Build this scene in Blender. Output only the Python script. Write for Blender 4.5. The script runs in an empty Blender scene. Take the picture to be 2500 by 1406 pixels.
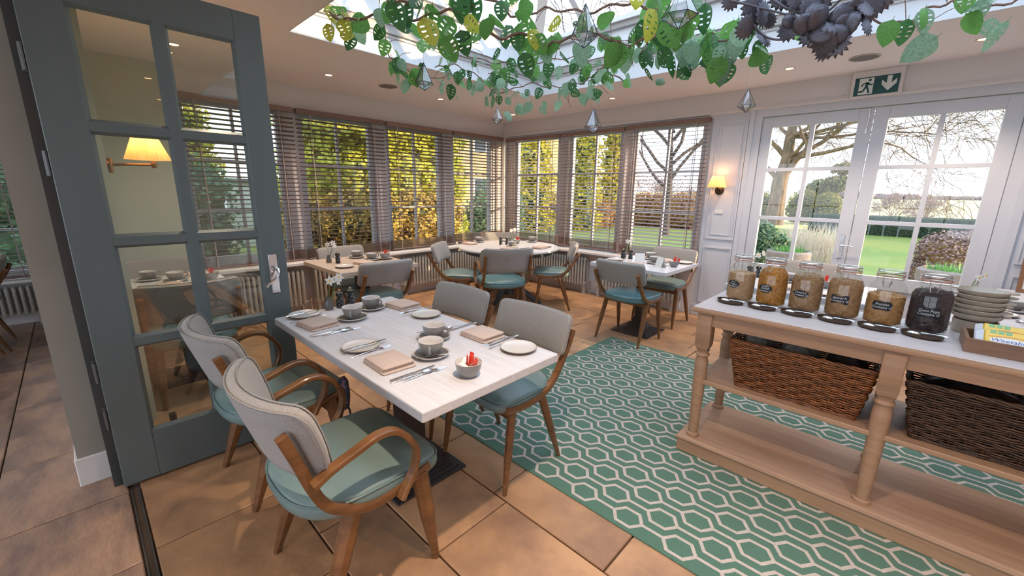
import bpy, bmesh, math, random
from math import sin, cos, pi, radians, sqrt
from mathutils import Vector, Matrix
rnd = random.Random(7)
S = bpy.context.scene
col = S.collection
# ---------------------------------------------------------------- camera
YAW, PIT, ROL = radians(-43.5), radians(13.17), radians(0.82)
FPX = 1008.3
CAM = Vector((0, 0, 1.465))
FW = Vector((sin(YAW)*cos(PIT), cos(YAW)*cos(PIT), -sin(PIT)))
_rt = Vector((cos(YAW), -sin(YAW), 0)); _up = _rt.cross(FW)
RT = _rt*cos(ROL)+_up*sin(ROL); UP = -_rt*sin(ROL)+_up*cos(ROL)
cd = bpy.data.cameras.new('camera'); cam = bpy.data.objects.new('camera', cd); col.objects.link(cam)
cd.lens = 36*FPX/2500; cd.sensor_width = 36; cd.clip_start = .03; cd.clip_end = 3000
mw = Matrix((( RT.x, UP.x, -FW.x, CAM.x), (RT.y, UP.y, -FW.y, CAM.y), (RT.z, UP.z, -FW.z, CAM.z), (0,0,0,1)))
cam.matrix_world = mw
S.camera = cam
def at(px, py, depth):          # world point seen at a pixel of the photo, `depth` metres along the view axis
    return CAM + (FW + RT*((px-1250)/FPX) - UP*((py-703)/FPX))*depth
def atz(px, py, z):
    d = FW + RT*((px-1250)/FPX) - UP*((py-703)/FPX); return CAM + d*((z-CAM.z)/d.z)
# ---------------------------------------------------------------- world, sun, exposure
S.view_settings.view_transform = 'Standard'; S.view_settings.look = 'None'
S.view_settings.exposure = 1.05; S.view_settings.gamma = 1; S.view_settings.use_curve_mapping = False
W = bpy.data.worlds.new('sky'); S.world = W; W.use_nodes = True
nt = W.node_tree; nt.nodes.clear()
geo = nt.nodes.new('ShaderNodeTexCoord'); sep = nt.nodes.new('ShaderNodeSeparateXYZ')
nt.links.new(geo.outputs['Generated'], sep.inputs[0])
rmp = nt.nodes.new('ShaderNodeValToRGB'); rmp.color_ramp.interpolation = 'EASE'
el = rmp.color_ramp.elements
el[0].position = 0.0; el[0].color = (.80, .88, 1, 1)
el[1].position = .65; el[1].color = (.60, .76, 1.0, 1)
e = el.new(.12); e.color = (.74, .85, 1.0, 1)
nt.links.new(sep.outputs['Z'], rmp.inputs[0])
# thin cloud streaks
nz = nt.nodes.new('ShaderNodeTexNoise'); nz.inputs['Scale'].default_value = 2.2; nz.inputs['Detail'].default_value = 5
mp = nt.nodes.new('ShaderNodeMapping'); mp.inputs['Scale'].default_value = (1, 1, 3)
nt.links.new(geo.outputs['Generated'], mp.inputs[0]); nt.links.new(mp.outputs[0], nz.inputs[0])
cr = nt.nodes.new('ShaderNodeMapRange'); cr.inputs[1].default_value = .48; cr.inputs[2].default_value = .75
nt.links.new(nz.outputs[0], cr.inputs[0])
mx = nt.nodes.new('ShaderNodeMixRGB'); mx.inputs[2].default_value = (1, 1, 1, 1)
ml = nt.nodes.new('ShaderNodeMath'); ml.operation = 'MULTIPLY'; ml.inputs[1].default_value = .6
nt.links.new(cr.outputs[0], ml.inputs[0]); nt.links.new(ml.outputs[0], mx.inputs[0]); nt.links.new(rmp.outputs[0], mx.inputs[1])
bg = nt.nodes.new('ShaderNodeBackground'); bg.inputs[1].default_value = 1.75
nt.links.new(mx.outputs[0], bg.inputs[0])
ow = nt.nodes.new('ShaderNodeOutputWorld'); nt.links.new(bg.outputs[0], ow.inputs[0])
sd = bpy.data.lights.new('sun', 'SUN'); sd.energy = 5.0; sd.angle = radians(.8); sd.color = (1, .72, .40)
so = bpy.data.objects.new('sun', sd); col.objects.link(so)
sv = Vector((-.93, -.34, -.105)); so.rotation_euler = sv.to_track_quat('-Z', 'Y').to_euler()
# ---------------------------------------------------------------- materials
MT = {}
def mat(name, c, r=.5, metal=0, c2=None, vs=8, stretch=(1, 1, 1), bump=0, bs=60, rand=0, spec=.5, coat=0, sheen=0, trans=0, emit=None, alpha=1, detail=3, lo=.35, hi=.65, wave=None):
    m = bpy.data.materials.new(name); m.use_nodes = True; t = m.node_tree; N = t.nodes; L = t.links
    p = N['Principled BSDF']; p.inputs['Base Color'].default_value = (*c, 1); p.inputs['Roughness'].default_value = r
    p.inputs['Metallic'].default_value = metal; p.inputs['Specular IOR Level'].default_value = spec
    p.inputs['Coat Weight'].default_value = coat; p.inputs['Coat Roughness'].default_value = .15
    p.inputs['Sheen Weight'].default_value = sheen
    if emit: p.inputs['Emission Color'].default_value = (*emit[:3], 1); p.inputs['Emission Strength'].default_value = emit[3]
    tc = N.new('ShaderNodeTexCoord'); mp = N.new('ShaderNodeMapping'); mp.inputs['Scale'].default_value = stretch
    L.new(tc.outputs['Object'], mp.inputs[0])
    if rand:
        oi = N.new('ShaderNodeObjectInfo'); ad = N.new('ShaderNodeVectorMath'); ad.operation = 'ADD'
        sc = N.new('ShaderNodeVectorMath'); sc.operation = 'SCALE'; cb = N.new('ShaderNodeCombineXYZ')
        for k in range(3): L.new(oi.outputs['Random'], cb.inputs[k])
        L.new(cb.outputs[0], sc.inputs[0]); sc.inputs['Scale'].default_value = 13
        L.new(tc.outputs['Object'], ad.inputs[0]); L.new(sc.outputs[0], ad.inputs[1]); L.new(ad.outputs[0], mp.inputs[0])
    last = None
    if c2:
        if wave:
            n = N.new('ShaderNodeTexWave'); n.inputs['Scale'].default_value = vs; n.inputs['Distortion'].default_value = wave; n.inputs['Detail'].default_value = 3
            L.new(mp.outputs[0], n.inputs[0]); f = n.outputs['Fac']
        else:
            n = N.new('ShaderNodeTexNoise'); n.inputs['Scale'].default_value = vs; n.inputs['Detail'].default_value = detail; n.inputs['Roughness'].default_value = .6
            L.new(mp.outputs[0], n.inputs[0]); f = n.outputs['Fac']
        mr = N.new('ShaderNodeMapRange'); mr.inputs[1].default_value = lo; mr.inputs[2].default_value = hi; L.new(f, mr.inputs[0])
        mi = N.new('ShaderNodeMixRGB'); mi.inputs[1].default_value = (*c, 1); mi.inputs[2].default_value = (*c2, 1)
        L.new(mr.outputs[0], mi.inputs[0]); last = mi.outputs[0]
    if rand:
        hs = N.new('ShaderNodeHueSaturation'); hs.inputs['Color'].default_value = (*c, 1)
        if last: L.new(last, hs.inputs['Color'])
        rr = N.new('ShaderNodeMapRange'); rr.inputs[3].default_value = 1-rand; rr.inputs[4].default_value = 1+rand
        L.new(oi.outputs['Random'], rr.inputs[0]); L.new(rr.outputs[0], hs.inputs['Value']); last = hs.outputs[0]
    if last: L.new(last, p.inputs['Base Color'])
    if bump:
        n = N.new('ShaderNodeTexNoise'); n.inputs['Scale'].default_value = bs; n.inputs['Detail'].default_value = 4; L.new(mp.outputs[0], n.inputs[0])
        b = N.new('ShaderNodeBump'); b.inputs['Strength'].default_value = bump; b.inputs['Distance'].default_value = .01
        L.new(n.outputs['Fac'], b.inputs['Height']); L.new(b.outputs[0], p.inputs['Normal'])
    if trans:                                    # thin translucent sheet (leaf, shade)
        tr = N.new('ShaderNodeBsdfTranslucent'); ms = N.new('ShaderNodeMixShader'); ms.inputs[0].default_value = trans
        tr.inputs[0].default_value = (*c, 1)
        if last: L.new(last, tr.inputs[0])
        L.new(p.outputs[0], ms.inputs[1]); L.new(tr.outputs[0], ms.inputs[2]); L.new(ms.outputs[0], N['Material Output'].inputs[0])
    MT[name] = m
    return m
def glass(name, tint=(1, 1, 1), ior=1.45, boost=1.0, rough=.0):
    m = bpy.data.materials.new(name); m.use_nodes = True; t = m.node_tree; N = t.nodes; L = t.links; N.remove(N['Principled BSDF'])
    tr = N.new('ShaderNodeBsdfTransparent'); tr.inputs[0].default_value = (*tint, 1)
    gl = N.new('ShaderNodeBsdfGlossy'); gl.inputs['Roughness'].default_value = rough
    lw = N.new('ShaderNodeLayerWeight'); lw.inputs[0].default_value = .5
    pw = N.new('ShaderNodeMath'); pw.operation = 'POWER'; pw.inputs[1].default_value = 5; L.new(lw.outputs['Facing'], pw.inputs[0])
    f0 = ((ior-1)/(ior+1))**2*2
    mu = N.new('ShaderNodeMath'); mu.operation = 'MULTIPLY_ADD'; mu.inputs[1].default_value = min(1, .9*boost); mu.inputs[2].default_value = f0*boost; mu.use_clamp = True
    ms = N.new('ShaderNodeMixShader'); L.new(pw.outputs[0], mu.inputs[0]); L.new(mu.outputs[0], ms.inputs[0])
    L.new(tr.outputs[0], ms.inputs[1]); L.new(gl.outputs[0], ms.inputs[2]); L.new(ms.outputs[0], N['Material Output'].inputs[0])
    MT[name] = m; return m
mat('plaster', (.72, .69, .69), .8, bump=.03, bs=40)
mat('ceiling_paint', (.80, .765, .765), .85, bump=.02, bs=30)
mat('joinery', (.60, .62, .68), .45, c2=(.58, .60, .66), vs=5)
mat('white_paint', (.80, .79, .79), .4)
mat('lantern_paint', (.66, .70, .75), .5)
mat('lantern_grey', (.34, .33, .325), .55)
mat('greige', (.36, .345, .30), .7, c2=(.33, .315, .27), vs=3, bump=.04, bs=30)
mat('sage', (.52, .56, .46), .8, bump=.03, bs=30)
mat('door_grey', (.135, .17, .172), .42, c2=(.12, .152, .155), vs=4, stretch=(1, 1, .2), bump=.03, bs=80)
mat('jamb_dark', (.05, .06, .065), .5, c2=(.07, .06, .055), vs=3)
mat('tile', (.54, .31, .16), .42, c2=(.27, .155, .095), vs=2.6, bump=.22, bs=26, rand=.14, detail=10, lo=.40, hi=.68, spec=.45)
mat('tile_side', (.42, .265, .18), .36, c2=(.19, .13, .11), vs=3.2, stretch=(1, 2.2, 1), bump=.32, bs=20, rand=.16, detail=10, lo=.38, hi=.66, spec=.5)
mat('grout', (.085, .060, .045), .9)
mat('oak', (.225, .098, .034), .35, c2=(.14, .058, .020), vs=7, stretch=(1, 1, 5), rand=.12, detail=5, coat=.25)
mat('pale_oak', (.44, .27, .17), .5, c2=(.35, .21, .13), vs=9, stretch=(.35, 4, 4), bump=.05, bs=60, detail=6)
mat('limed_top', (.68, .61, .59), .38, c2=(.58, .51, .49), vs=14, stretch=(.25, 5, 5), bump=.02, bs=90, detail=6)
mat('limed_wood', (.66, .66, .69), .33, c2=(.585, .575, .595), vs=10, stretch=(.5, 6, 6), detail=6, rand=.03)
mat('limed_warm', (.60, .50, .43), .36, c2=(.52, .42, .35), vs=10, stretch=(.5, 6, 6), detail=6)
mat('fabric', (.40, .375, .35), .9, c2=(.27, .26, .25), vs=260, stretch=(1, 1, 2.2), bump=.35, bs=320, sheen=.25, detail=1)
mat('fabric_light', (.46, .44, .41), .9, c2=(.36, .35, .33), vs=200, stretch=(2, 1, 1), bump=.25, bs=260, sheen=.25, detail=1)
mat('piping', (.30, .29, .28), .85)
mat('vinyl', (.14, .215, .215), .34, c2=(.165, .24, .23), vs=4, bump=.05, bs=150, spec=.6, rand=.08)
mat('vinyl_blue', (.11, .23, .255), .34, c2=(.13, .26, .28), vs=4, bump=.05, bs=150, spec=.6)
mat('iron', (.028, .022, .024), .45, c2=(.04, .03, .03), vs=30, bump=.05)
mat('iron_blue', (.075, .09, .105), .5)
mat('blind_wood', (.27, .165, .135), .45, c2=(.22, .135, .112), vs=6, stretch=(6, 6, 6), rand=.10)
mat('cord', (.42, .36, .33), .8)
mat('radiator', (.47, .45, .41), .4)
mat('chrome', (.75, .75, .78), .12, metal=1)
mat('steel', (.72, .72, .74), .22, metal=1)
mat('brass', (.33, .20, .08), .3, metal=1)
mat('bronze', (.05, .035, .025), .4, metal=.6)
mat('china', (.66, .63, .60), .22, coat=.3)
mat('china_grey', (.27, .255, .24), .3, c2=(.22, .21, .2), vs=12, coat=.2)
mat('china_rim', (.36, .27, .20), .3)
mat('china_dark', (.13, .12, .115), .3, coat=.3)
mat('napkin', (.60, .47, .40), .85, c2=(.54, .42, .355), vs=150, bump=.15, bs=240, detail=1)
mat('black_gloss', (.012, .012, .014), .18, coat=.5)
mat('knob_wood', (.55, .35, .18), .4)
mat('red_paper', (.75, .06, .035), .4)
mat('white_paper', (.82, .80, .76), .5)
mat('brown_paper', (.48, .30, .17), .6)
mat('petal', (.85, .86, .84), .5, trans=.3)
mat('petal_centre', (.80, .50, .12), .5)
mat('stem_green', (.12, .22, .06), .5)
mat('rug_green', (.085, .19, .135), .95, c2=(.07, .16, .115), vs=60, stretch=(1, 6, 1), bump=.3, bs=250, sheen=.2)
mat('rug_cream', (.56, .49, .44), .95, c2=(.48, .42, .38), vs=80, bump=.3, bs=250)
mat('wicker', (.30, .105, .03), .38, c2=(.13, .045, .014), vs=25, stretch=(1, 1, 1), rand=.18, coat=.2)
mat('wicker_dark', (.10, .05, .028), .45, c2=(.045, .025, .015), vs=25, rand=.2)
mat('bag', (.11, .085, .08), .35, c2=(.02, .018, .018), vs=9)
mat('bag_grey', (.34, .31, .29), .35, c2=(.10, .09, .09), vs=12)
mat('dish', (.54, .45, .35), .3, c2=(.46, .385, .295), vs=20, coat=.3)
mat('tray_dark', (.055, .030, .020), .35, coat=.2)
mat('tray_wood', (.28, .15, .085), .5, c2=(.2, .105, .06), vs=10, stretch=(.5, 5, 5))
mat('chalk', (.012, .012, .016), .6)
mat('chalk_ink', (.80, .80, .80), .8)
mat('seal', (.62, .22, .13), .5)
mat('yellow_pack', (.88, .58, .08), .35)
mat('pack_clear', (.62, .62, .64), .25)
mat('blue_ink', (.02, .07, .30), .4)
mat('green_ink', (.25, .48, .20), .4)
mat('orange_ink', (.80, .25, .05), .4)
mat('frame_wood', (.22, .10, .045), .4)
mat('print_blue', (.10, .22, .45), .5); mat('print_red', (.55, .12, .14), .5)
mat('sign_green', (.006, .075, .075), .3); mat('sign_white', (.70, .74, .72), .3)
mat('shade', (.80, .58, .30), .7, trans=.5, c2=(.70, .46, .2), vs=30, stretch=(1, 1, .1), emit=(1, .55, .18, .22))
mat('bulb', (1, .8, .5), .5, emit=(1, .62, .25, 9))
mat('lamp_disc', (1, .8, .5), .5, emit=(1, .62, .28, 5))
mat('lamp_ring', (.55, .5, .47), .5)
mat('grille', (.22, .21, .205), .6, c2=(.12, .12, .12), vs=300)
mat('leaf_dark', (.035, .13, .045), .4, c2=(.06, .19, .05), vs=14, rand=.25, trans=.35)
mat('leaf_mid', (.16, .38, .08), .4, c2=(.10, .28, .07), vs=14, rand=.2, trans=.4)
mat('leaf_pale', (.32, .46, .32), .5, c2=(.18, .34, .20), vs=14, rand=.15, trans=.4)
mat('leaf_yellow', (.60, .56, .07), .45, c2=(.40, .45, .06), vs=14, rand=.15, trans=.5)
mat('twig', (.14, .085, .065), .8, c2=(.3, .17, .13), vs=30)
mat('metal_leaf', (.10, .095, .115), .42, metal=.55, c2=(.16, .15, .18), vs=14, bump=.1, bs=50)
mat('lead', (.06, .065, .07), .35, metal=.7)
mat('string', (.45, .45, .45), .8)
mat('patterned', (.02, .03, .07), .6, c2=(.25, .10, .14), vs=45, detail=1, lo=.5, hi=.56)
mat('bark', (.26, .17, .10), .9, c2=(.10, .075, .05), vs=6, stretch=(1, 1, .25), bump=.6, bs=9, detail=8)
mat('hinge_metal', (.15, .15, .15), .45, metal=.8)  # steel, with the shadow on the hinges put into its colour
mat('bark_dark', (.11, .075, .06), .9, c2=(.06, .045, .04), vs=6)
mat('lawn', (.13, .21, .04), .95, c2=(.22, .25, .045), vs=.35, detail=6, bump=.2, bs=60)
mat('meadow', (.50, .47, .15), .95, c2=(.46, .36, .16), vs=.02, detail=6)
mat('path_stone', (.42, .36, .30), .9, c2=(.35, .30, .25), vs=6)
mat('fol_gold', (.62, .50, .05), .7, trans=.35, c2=(.40, .38, .04), vs=3)
mat('fol_olive', (.19, .20, .05), .7, trans=.3, c2=(.30, .27, .07), vs=2)
mat('fol_green', (.075, .15, .075), .6, trans=.25, c2=(.13, .22, .12), vs=3)
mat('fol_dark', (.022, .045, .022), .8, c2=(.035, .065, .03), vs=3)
mat('fol_rust', (.34, .15, .06), .7, trans=.3, c2=(.46, .25, .13), vs=4)
mat('fol_lime', (.62, .62, .08), .6, trans=.4, c2=(.34, .38, .05), vs=2.5)  # leaf colour raised to stand in for sun the building blocks
mat('fol_brown', (.22, .14, .04), .7, trans=.2, c2=(.62, .45, .08), vs=3)  # brightened as well, for the low hedge that little sun reaches
mat('fol_mauve', (.30, .20, .17), .8, c2=(.22, .16, .15), vs=1)
mat('plume', (.62, .55, .45), .8, trans=.2)
mat('stone', (.30, .25, .21), .9, c2=(.22, .19, .17), vs=8, bump=.3, bs=30)
mat('house_stone', (.62, .44, .22), .9, c2=(.52, .36, .18), vs=2, bump=.2, bs=8)
mat('slate', (.16, .15, .15), .8); mat('dark_pane', (.05, .06, .08), .1)
mat('yellow_tag', (.75, .70, .05), .5); mat('plastic_white', (.75, .74, .72), .4); mat('plastic_black', (.02, .02, .02), .4)
glass('glazing', (.97, .985, .98), 1.45, 1.0); glass('door_glass', (.80, .87, .82), 1.5, 1.6); glass('jar_glass', (.95, .97, .96), 1.5, .75, .02)
glass('facet_glass', (.80, .84, .88), 1.5, 2.2, .03)
CER = []
for i, (a, b) in enumerate([((.62, .38, .20), (.50, .28, .13)), ((.72, .32, .05), (.45, .17, .03)), ((.55, .33, .17), (.38, .19, .08)), ((.56, .31, .14), (.40, .20, .08)), ((.66, .35, .13), (.48, .22, .07)), ((.075, .04, .04), (.03, .016, .018))]):
    CER.append(mat('cereal_%s' % 'abcdef'[i], a, .7, c2=b, vs=90, detail=2, bump=.8, bs=140))
# ---------------------------------------------------------------- mesh builder
def V(*a): return Vector(a)
class MB:
    def __init__(s): s.v = []; s.f = []; s.m = []; s.ms = []; s.cur = 0
    def use(s, m):
        if m not in s.ms: s.ms.append(m)
        s.cur = s.ms.index(m); return s
    def add(s, vs, fs):
        o = len(s.v); s.v += [tuple(p) for p in vs]
        for f in fs: s.f.append([i+o for i in f]); s.m.append(s.cur)
        return s
    def box(s, x0, x1, y0, y1, z0, z1, bev=0, M=None):
        b = bev
        if not b:
            vs = [(x, y, z) for z in (z0, z1) for y in (y0, y1) for x in (x0, x1)]
            fs = [(0, 2, 3, 1), (4, 5, 7, 6), (0, 1, 5, 4), (2, 6, 7, 3), (0, 4, 6, 2), (1, 3, 7, 5)]
        else:
            def ring(z, i):
                a, c, d, e_ = x0+i, x1-i, y0+i, y1-i
                return [(a+b, d, z), (c-b, d, z), (c, d+b, z), (c, e_-b, z), (c-b, e_, z), (a+b, e_, z), (a, e_-b, z), (a, d+b, z)]
            R = [ring(z0, b*.7), ring(z0+b, 0), ring(z1-b, 0), ring(z1, b*.7)]
            vs = [p for r in R for p in r]; fs = [tuple(range(7, -1, -1)), tuple(range(24, 32))]
            for k in range(3):
                for j in range(8):
                    j2 = (j+1) % 8; fs.append((k*8+j, k*8+j2, k*8+8+j2, k*8+8+j))
        if M: vs = [M @ Vector(p) for p in vs]
        return s.add(vs, fs)
    def tube(s, pts, r, n=6, closed=False, cap=True, flat=None, twist=0):
        pts = [Vector(p) for p in pts]; k = len(pts)
        rs = r if isinstance(r, (list, tuple)) else [r]*k
        vs = []; fs = []; up = None
        for i, p in enumerate(pts):
            a = pts[i-1] if (i or closed) else p; b = pts[(i+1) % k] if (i < k-1 or closed) else p
            t = (b-a); t = t.normalized() if t.length > 1e-9 else Vector((0, 0, 1))
            if up is None:
                up = Vector((0, 0, 1)) if abs(t.z) < .9 else Vector((1, 0, 0))
            u = (up - t*up.dot(t)); u = u.normalized() if u.length > 1e-6 else t.orthogonal().normalized()
            up = u; w = t.cross(u)
            for j in range(n):
                an = 2*pi*j/n + twist; vs.append(p + (u*cos(an)*(flat or 1) + w*sin(an))*rs[i])
        m = k if closed else k-1
        for i in range(m):
            for j in range(n):
                j2 = (j+1) % n; i2 = (i+1) % k
                fs.append((i*n+j, i*n+j2, i2*n+j2, i2*n+j))
        if cap and not closed: fs.append(tuple(range(n-1, -1, -1))); fs.append(tuple(range((k-1)*n, k*n)))
        return s.add(vs, fs)
    def lathe(s, prof, n=24, c=(0, 0, 0), sx=1, sy=1, cap=True):
        vs = []; fs = []
        for r, z in prof:
            for j in range(n): a = 2*pi*j/n; vs.append((c[0]+r*cos(a)*sx, c[1]+r*sin(a)*sy, c[2]+z))
        for i in range(len(prof)-1):
            for j in range(n):
                j2 = (j+1) % n; fs.append((i*n+j, i*n+j2, (i+1)*n+j2, (i+1)*n+j))
        if cap:
            if prof[0][0] > 1e-4: fs.append(tuple(range(n-1, -1, -1)))
            if prof[-1][0] > 1e-4: fs.append(tuple(range((len(prof)-1)*n, len(prof)*n)))
        return s.add(vs, fs)
    def rings(s, R, cap=True):
        n = len(R[0]); vs = [p for r in R for p in r]; fs = []
        for i in range(len(R)-1):
            for j in range(n):
                j2 = (j+1) % n; fs.append((i*n+j, i*n+j2, (i+1)*n+j2, (i+1)*n+j))
        if cap: fs.append(tuple(range(n-1, -1, -1))); fs.append(tuple(range((len(R)-1)*n, len(R)*n)))
        return s.add(vs, fs)
    def prism(s, poly, z0, z1, M=None):
        n = len(poly); vs = [(x, y, z0) for x, y in poly]+[(x, y, z1) for x, y in poly]
        fs = [tuple(range(n-1, -1, -1)), tuple(range(n, 2*n))]+[(j, (j+1) % n, n+(j+1) % n, n+j) for j in range(n)]
        if M: vs = [M @ Vector(p) for p in vs]
        return s.add(vs, fs)
    def build(s, name, parent=None, mats=None, smooth=False, loc=None):
        me = bpy.data.meshes.new(name); me.from_pydata(s.v, [], s.f)
        for m in (mats or s.ms): me.materials.append(MT[m])
        if len(s.ms) > 1 and not mats: me.polygons.foreach_set('material_index', s.m)
        if smooth:
            me.shade_smooth()
            if smooth != 'all': me.set_sharp_from_angle(angle=radians(40))
        me.update()
        return link(name, me, parent, loc)
def link(name, me, parent=None, loc=None, rot=None):
    o = bpy.data.objects.new(name, me); col.objects.link(o)
    if parent: o.parent = parent
    if loc is not None: o.location = loc
    if rot is not None: o.rotation_euler = rot
    return o
def tag(o, label, cat, group=None, kind=None):
    o['label'] = label; o['category'] = cat
    if group: o['group'] = group
    if kind: o['kind'] = kind
    return o
def thing(name, label, cat, loc=(0, 0, 0), rz=0, group=None):
    o = bpy.data.objects.new(name, None); col.objects.link(o); o.empty_display_size = .05
    o.location = loc; o.rotation_euler = (0, 0, rz); return tag(o, label, cat, group)
def struct(o): o['kind'] = 'structure'; return o
KIDS = {}
def copy_tree(o, loc=None, rz=None, label=None, group=None, parent=None):
    c = o.copy(); col.objects.link(c)
    if parent is not None: c.parent = parent
    for ch in o.children: copy_tree(ch, parent=c)
    if loc is not None: c.location = loc
    if rz is not None: c.rotation_euler = (0, 0, rz)
    if label: c['label'] = label
    if group: c['group'] = group
    return c
class Proto:                       # first placement moves the prototype itself, later ones copy it
    def __init__(s, o): s.o = o; s.used = False
    def put(s, loc, rz=0, label=None, group=None):
        if not s.used: s.used = True; o = s.o; o.location = loc; o.rotation_euler = (0, 0, rz); o['label'] = label
        else: o = copy_tree(s.o, loc, rz, label)
        if group: o['group'] = group
        return o
def smoothpts(P, k=5):             # Catmull-Rom
    P = [Vector(p) for p in P]; out = []
    for i in range(len(P)-1):
        a = P[i-1] if i else P[i]*2-P[i+1]; b = P[i]; c = P[i+1]; d = P[i+2] if i+2 < len(P) else P[i+1]*2-P[i]
        for j in range(k):
            t = j/k; out.append(.5*((2*b)+(c-a)*t+(2*a-5*b+4*c-d)*t*t+(3*b-a-3*c+d)*t**3))
    out.append(P[-1]); return out
def rrect(hw, hh, r, n=5):         # rounded rectangle outline
    o = []
    for cx, cy, a0 in ((hw-r, hh-r, 0), (-hw+r, hh-r, 90), (-hw+r, -hh+r, 180), (hw-r, -hh+r, 270)):
        for j in range(n+1): a = radians(a0+90*j/n); o.append((cx+r*cos(a), cy+r*sin(a)))
    return o
def text_mesh(txt, size, name='lettering', align='CENTER', space=1.0, shear=0):
    cu = bpy.data.curves.new('t', 'FONT'); cu.body = txt; cu.size = size; cu.align_x = align; cu.align_y = 'CENTER'; cu.space_line = space
    cu.extrude = .0002; cu.shear = shear; cu.resolution_u = 2
    o = bpy.data.objects.new('t', cu); col.objects.link(o)
    dg = bpy.context.evaluated_depsgraph_get(); me = bpy.data.meshes.new_from_object(o.evaluated_get(dg)); me.name = name
    bpy.data.objects.remove(o); bpy.data.curves.remove(cu); return me
# ================================================================ STRUCTURE
XL, YR, CE = -5.13, 5.18, 2.56            # left wall, right wall, ceiling
# ---- floor: flagstones laid in courses of different widths
fl = MB().use('grout'); fl.box(-6.95, 3.2, -3.2, 5.36, -.2, -.014)
floor = struct(fl.build('floor'))
def tile(x0, x1, y0, y1, m, joined=None):
    g = .0035; dz = rnd.uniform(-.001, .0012)
    a, b, c, d = x0+g, x1-g, y0+g, y1-g; h = dz; e = .004
    vs = [(a, c, -.014), (b, c, -.014), (b, d, -.014), (a, d, -.014), (a, c, h-e), (b, c, h-e), (b, d, h-e), (a, d, h-e),
          (a+e, c+e, h), (b-e, c+e, h), (b-e, d-e, h), (a+e, d-e, h)]
    fs = [(0, 1, 5, 4), (1, 2, 6, 5), (2, 3, 7, 6), (3, 0, 4, 7), (4, 5, 9, 8), (5, 6, 10, 9), (6, 7, 11, 10), (7, 4, 8, 11), (8, 9, 10, 11)]
    mb = joined or MB(); mb.use(m)
    mb.add(vs, fs)
    if not joined: mb.build('floor_tile', floor)
rows = [.019, .525, .825, 1.235, 1.83, 2.13, 2.54, 3.02, 3.43, 3.95, 4.35, 4.80, 5.18]
starts = [-2.04, -1.64, -1.19, -1.28, -2.22, -1.7, -2.0, -2.25, -1.9, -2.6, -2.1, -1.8]
for i in range(len(rows)-1):
    y0, y1 = rows[i], rows[i+1]
    base = starts[i]; x = base
    L = {2: .62, 3: .63}.get(i, .62)
    edges = [base]
    while edges[-1] > XL: edges.append(edges[-1]-rnd.choice((.5, .6, .64, .72)))
    edges = [max(e, XL) for e in edges][::-1]; x = base
    while x < 3.0: x += L if x < 0 else rnd.choice((.55, .62, .7)); edges.append(min(x, 3.0))
    for a, b in zip(edges, edges[1:]):
        if b-a > .02: tile(a, b, y0, y1, 'tile')
rows = [-.019, -.47, -.86, -1.3, -1.75, -2.3, -3.1]
jo = MB()
for i in range(len(rows)-1):
    y1, y0 = rows[i], rows[i+1]; x = -6.75
    pat = {0: [-6.2, -5.62, -5.05, -4.55, -4.1, -3.62, -3.2, -2.56, -2.0, -1.3]}.get(i)
    edges = [-6.75]+(pat or [])
    while edges[-1] < 3.0: edges.append(min(3.0, edges[-1]+rnd.choice((.5, .62, .75))))
    for a, b in zip(edges, edges[1:]):
        if b-a > .02: tile(a, b, y0, y1, 'tile_side', None if (i < 3 and b < -1.2) else jo)
o = jo.build('floor_tile', floor); o['kind'] = 'stuff'; o['label'] = 'rest of the worn flagstones around the doorway'
# ---- threshold track in the doorway
t = MB().use('grout'); t.box(-2.56, 3.0, -.018, .018, -.02, -.008)
th = struct(t.build('trim_1'))
for yy in (-.013, .013):
    MB().use('hinge_metal').box(-2.56, 3.0, yy-.0025, yy+.0025, -.012, .001).build('track_rail', th)
# ---- ceiling with the roof-lantern opening
SX0, SX1, SY0, SY1 = -3.45, 1.35, 1.27, 4.0
c = MB().use('ceiling_paint')
c.box(-6.95, SX0, -3.2, 5.36, CE, CE+.3); c.box(SX1, 3.2, -3.2, 5.36, CE, CE+.3)
c.box(SX0, SX1, SY1, 5.36, CE, CE+.3); c.box(SX0, SX1, -3.2, SY0, CE, CE+.3)
c.box(XL, 3.0, .17, 1.14, CE-.012, CE)
ceiling = struct(c.build('ceiling'))
# ---- roof lantern
def hoop(mb, z0, z1, i0, i1):       # frame ring around the opening, from inset i0 to inset i1
    mb.box(SX0-i0, SX1+i0, SY0-i0, SY0+i1, z0, z1); mb.box(SX0-i0, SX1+i0, SY1-i1, SY1+i0, z0, z1)
    mb.box(SX0-i0, SX0+i1, SY0+i1, SY1-i1, z0, z1); mb.box(SX1-i1, SX1+i0, SY0+i1, SY1-i1, z0, z1)
la = struct(thing('roof_lantern', 'white timber roof lantern with glazed hipped roof above the trailing leaves', 'skylight'))
m = MB().use('lantern_paint'); hoop(m, CE+.3, 3.12, .1, -.0001+.004); hoop(m, CE-.002, CE+.3, -.0005, .004); m.build('upstand', la)
m = MB().use('lantern_grey'); hoop(m, 2.735, 2.80, 0, .05); hoop(m, 3.03, 3.08, 0, .05); m.build('cornice', la)
m = MB().use('lantern_paint'); hoop(m, 2.80, 2.822, 0, .065); hoop(m, 2.715, 2.735, 0, .02); hoop(m, 3.08, 3.12, 0, .08); m.build('cornice_lip', la)
ze, zr = 3.12, 3.95; ym = (SY0+SY1)/2; hx = (SY1-SY0)/2
A = [V(SX0+.04, SY0+.04, ze), V(SX1-.04, SY0+.04, ze), V(SX1-.04, SY1-.04, ze), V(SX0+.04, SY1-.04, ze)]
R0, R1 = V(SX0+hx, ym, zr), V(SX1-hx, ym, zr)
def bar(mb, a, b, w=.03, h=.045): mb.tube([a, b], h, 4, flat=w/h, twist=pi/4)
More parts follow.
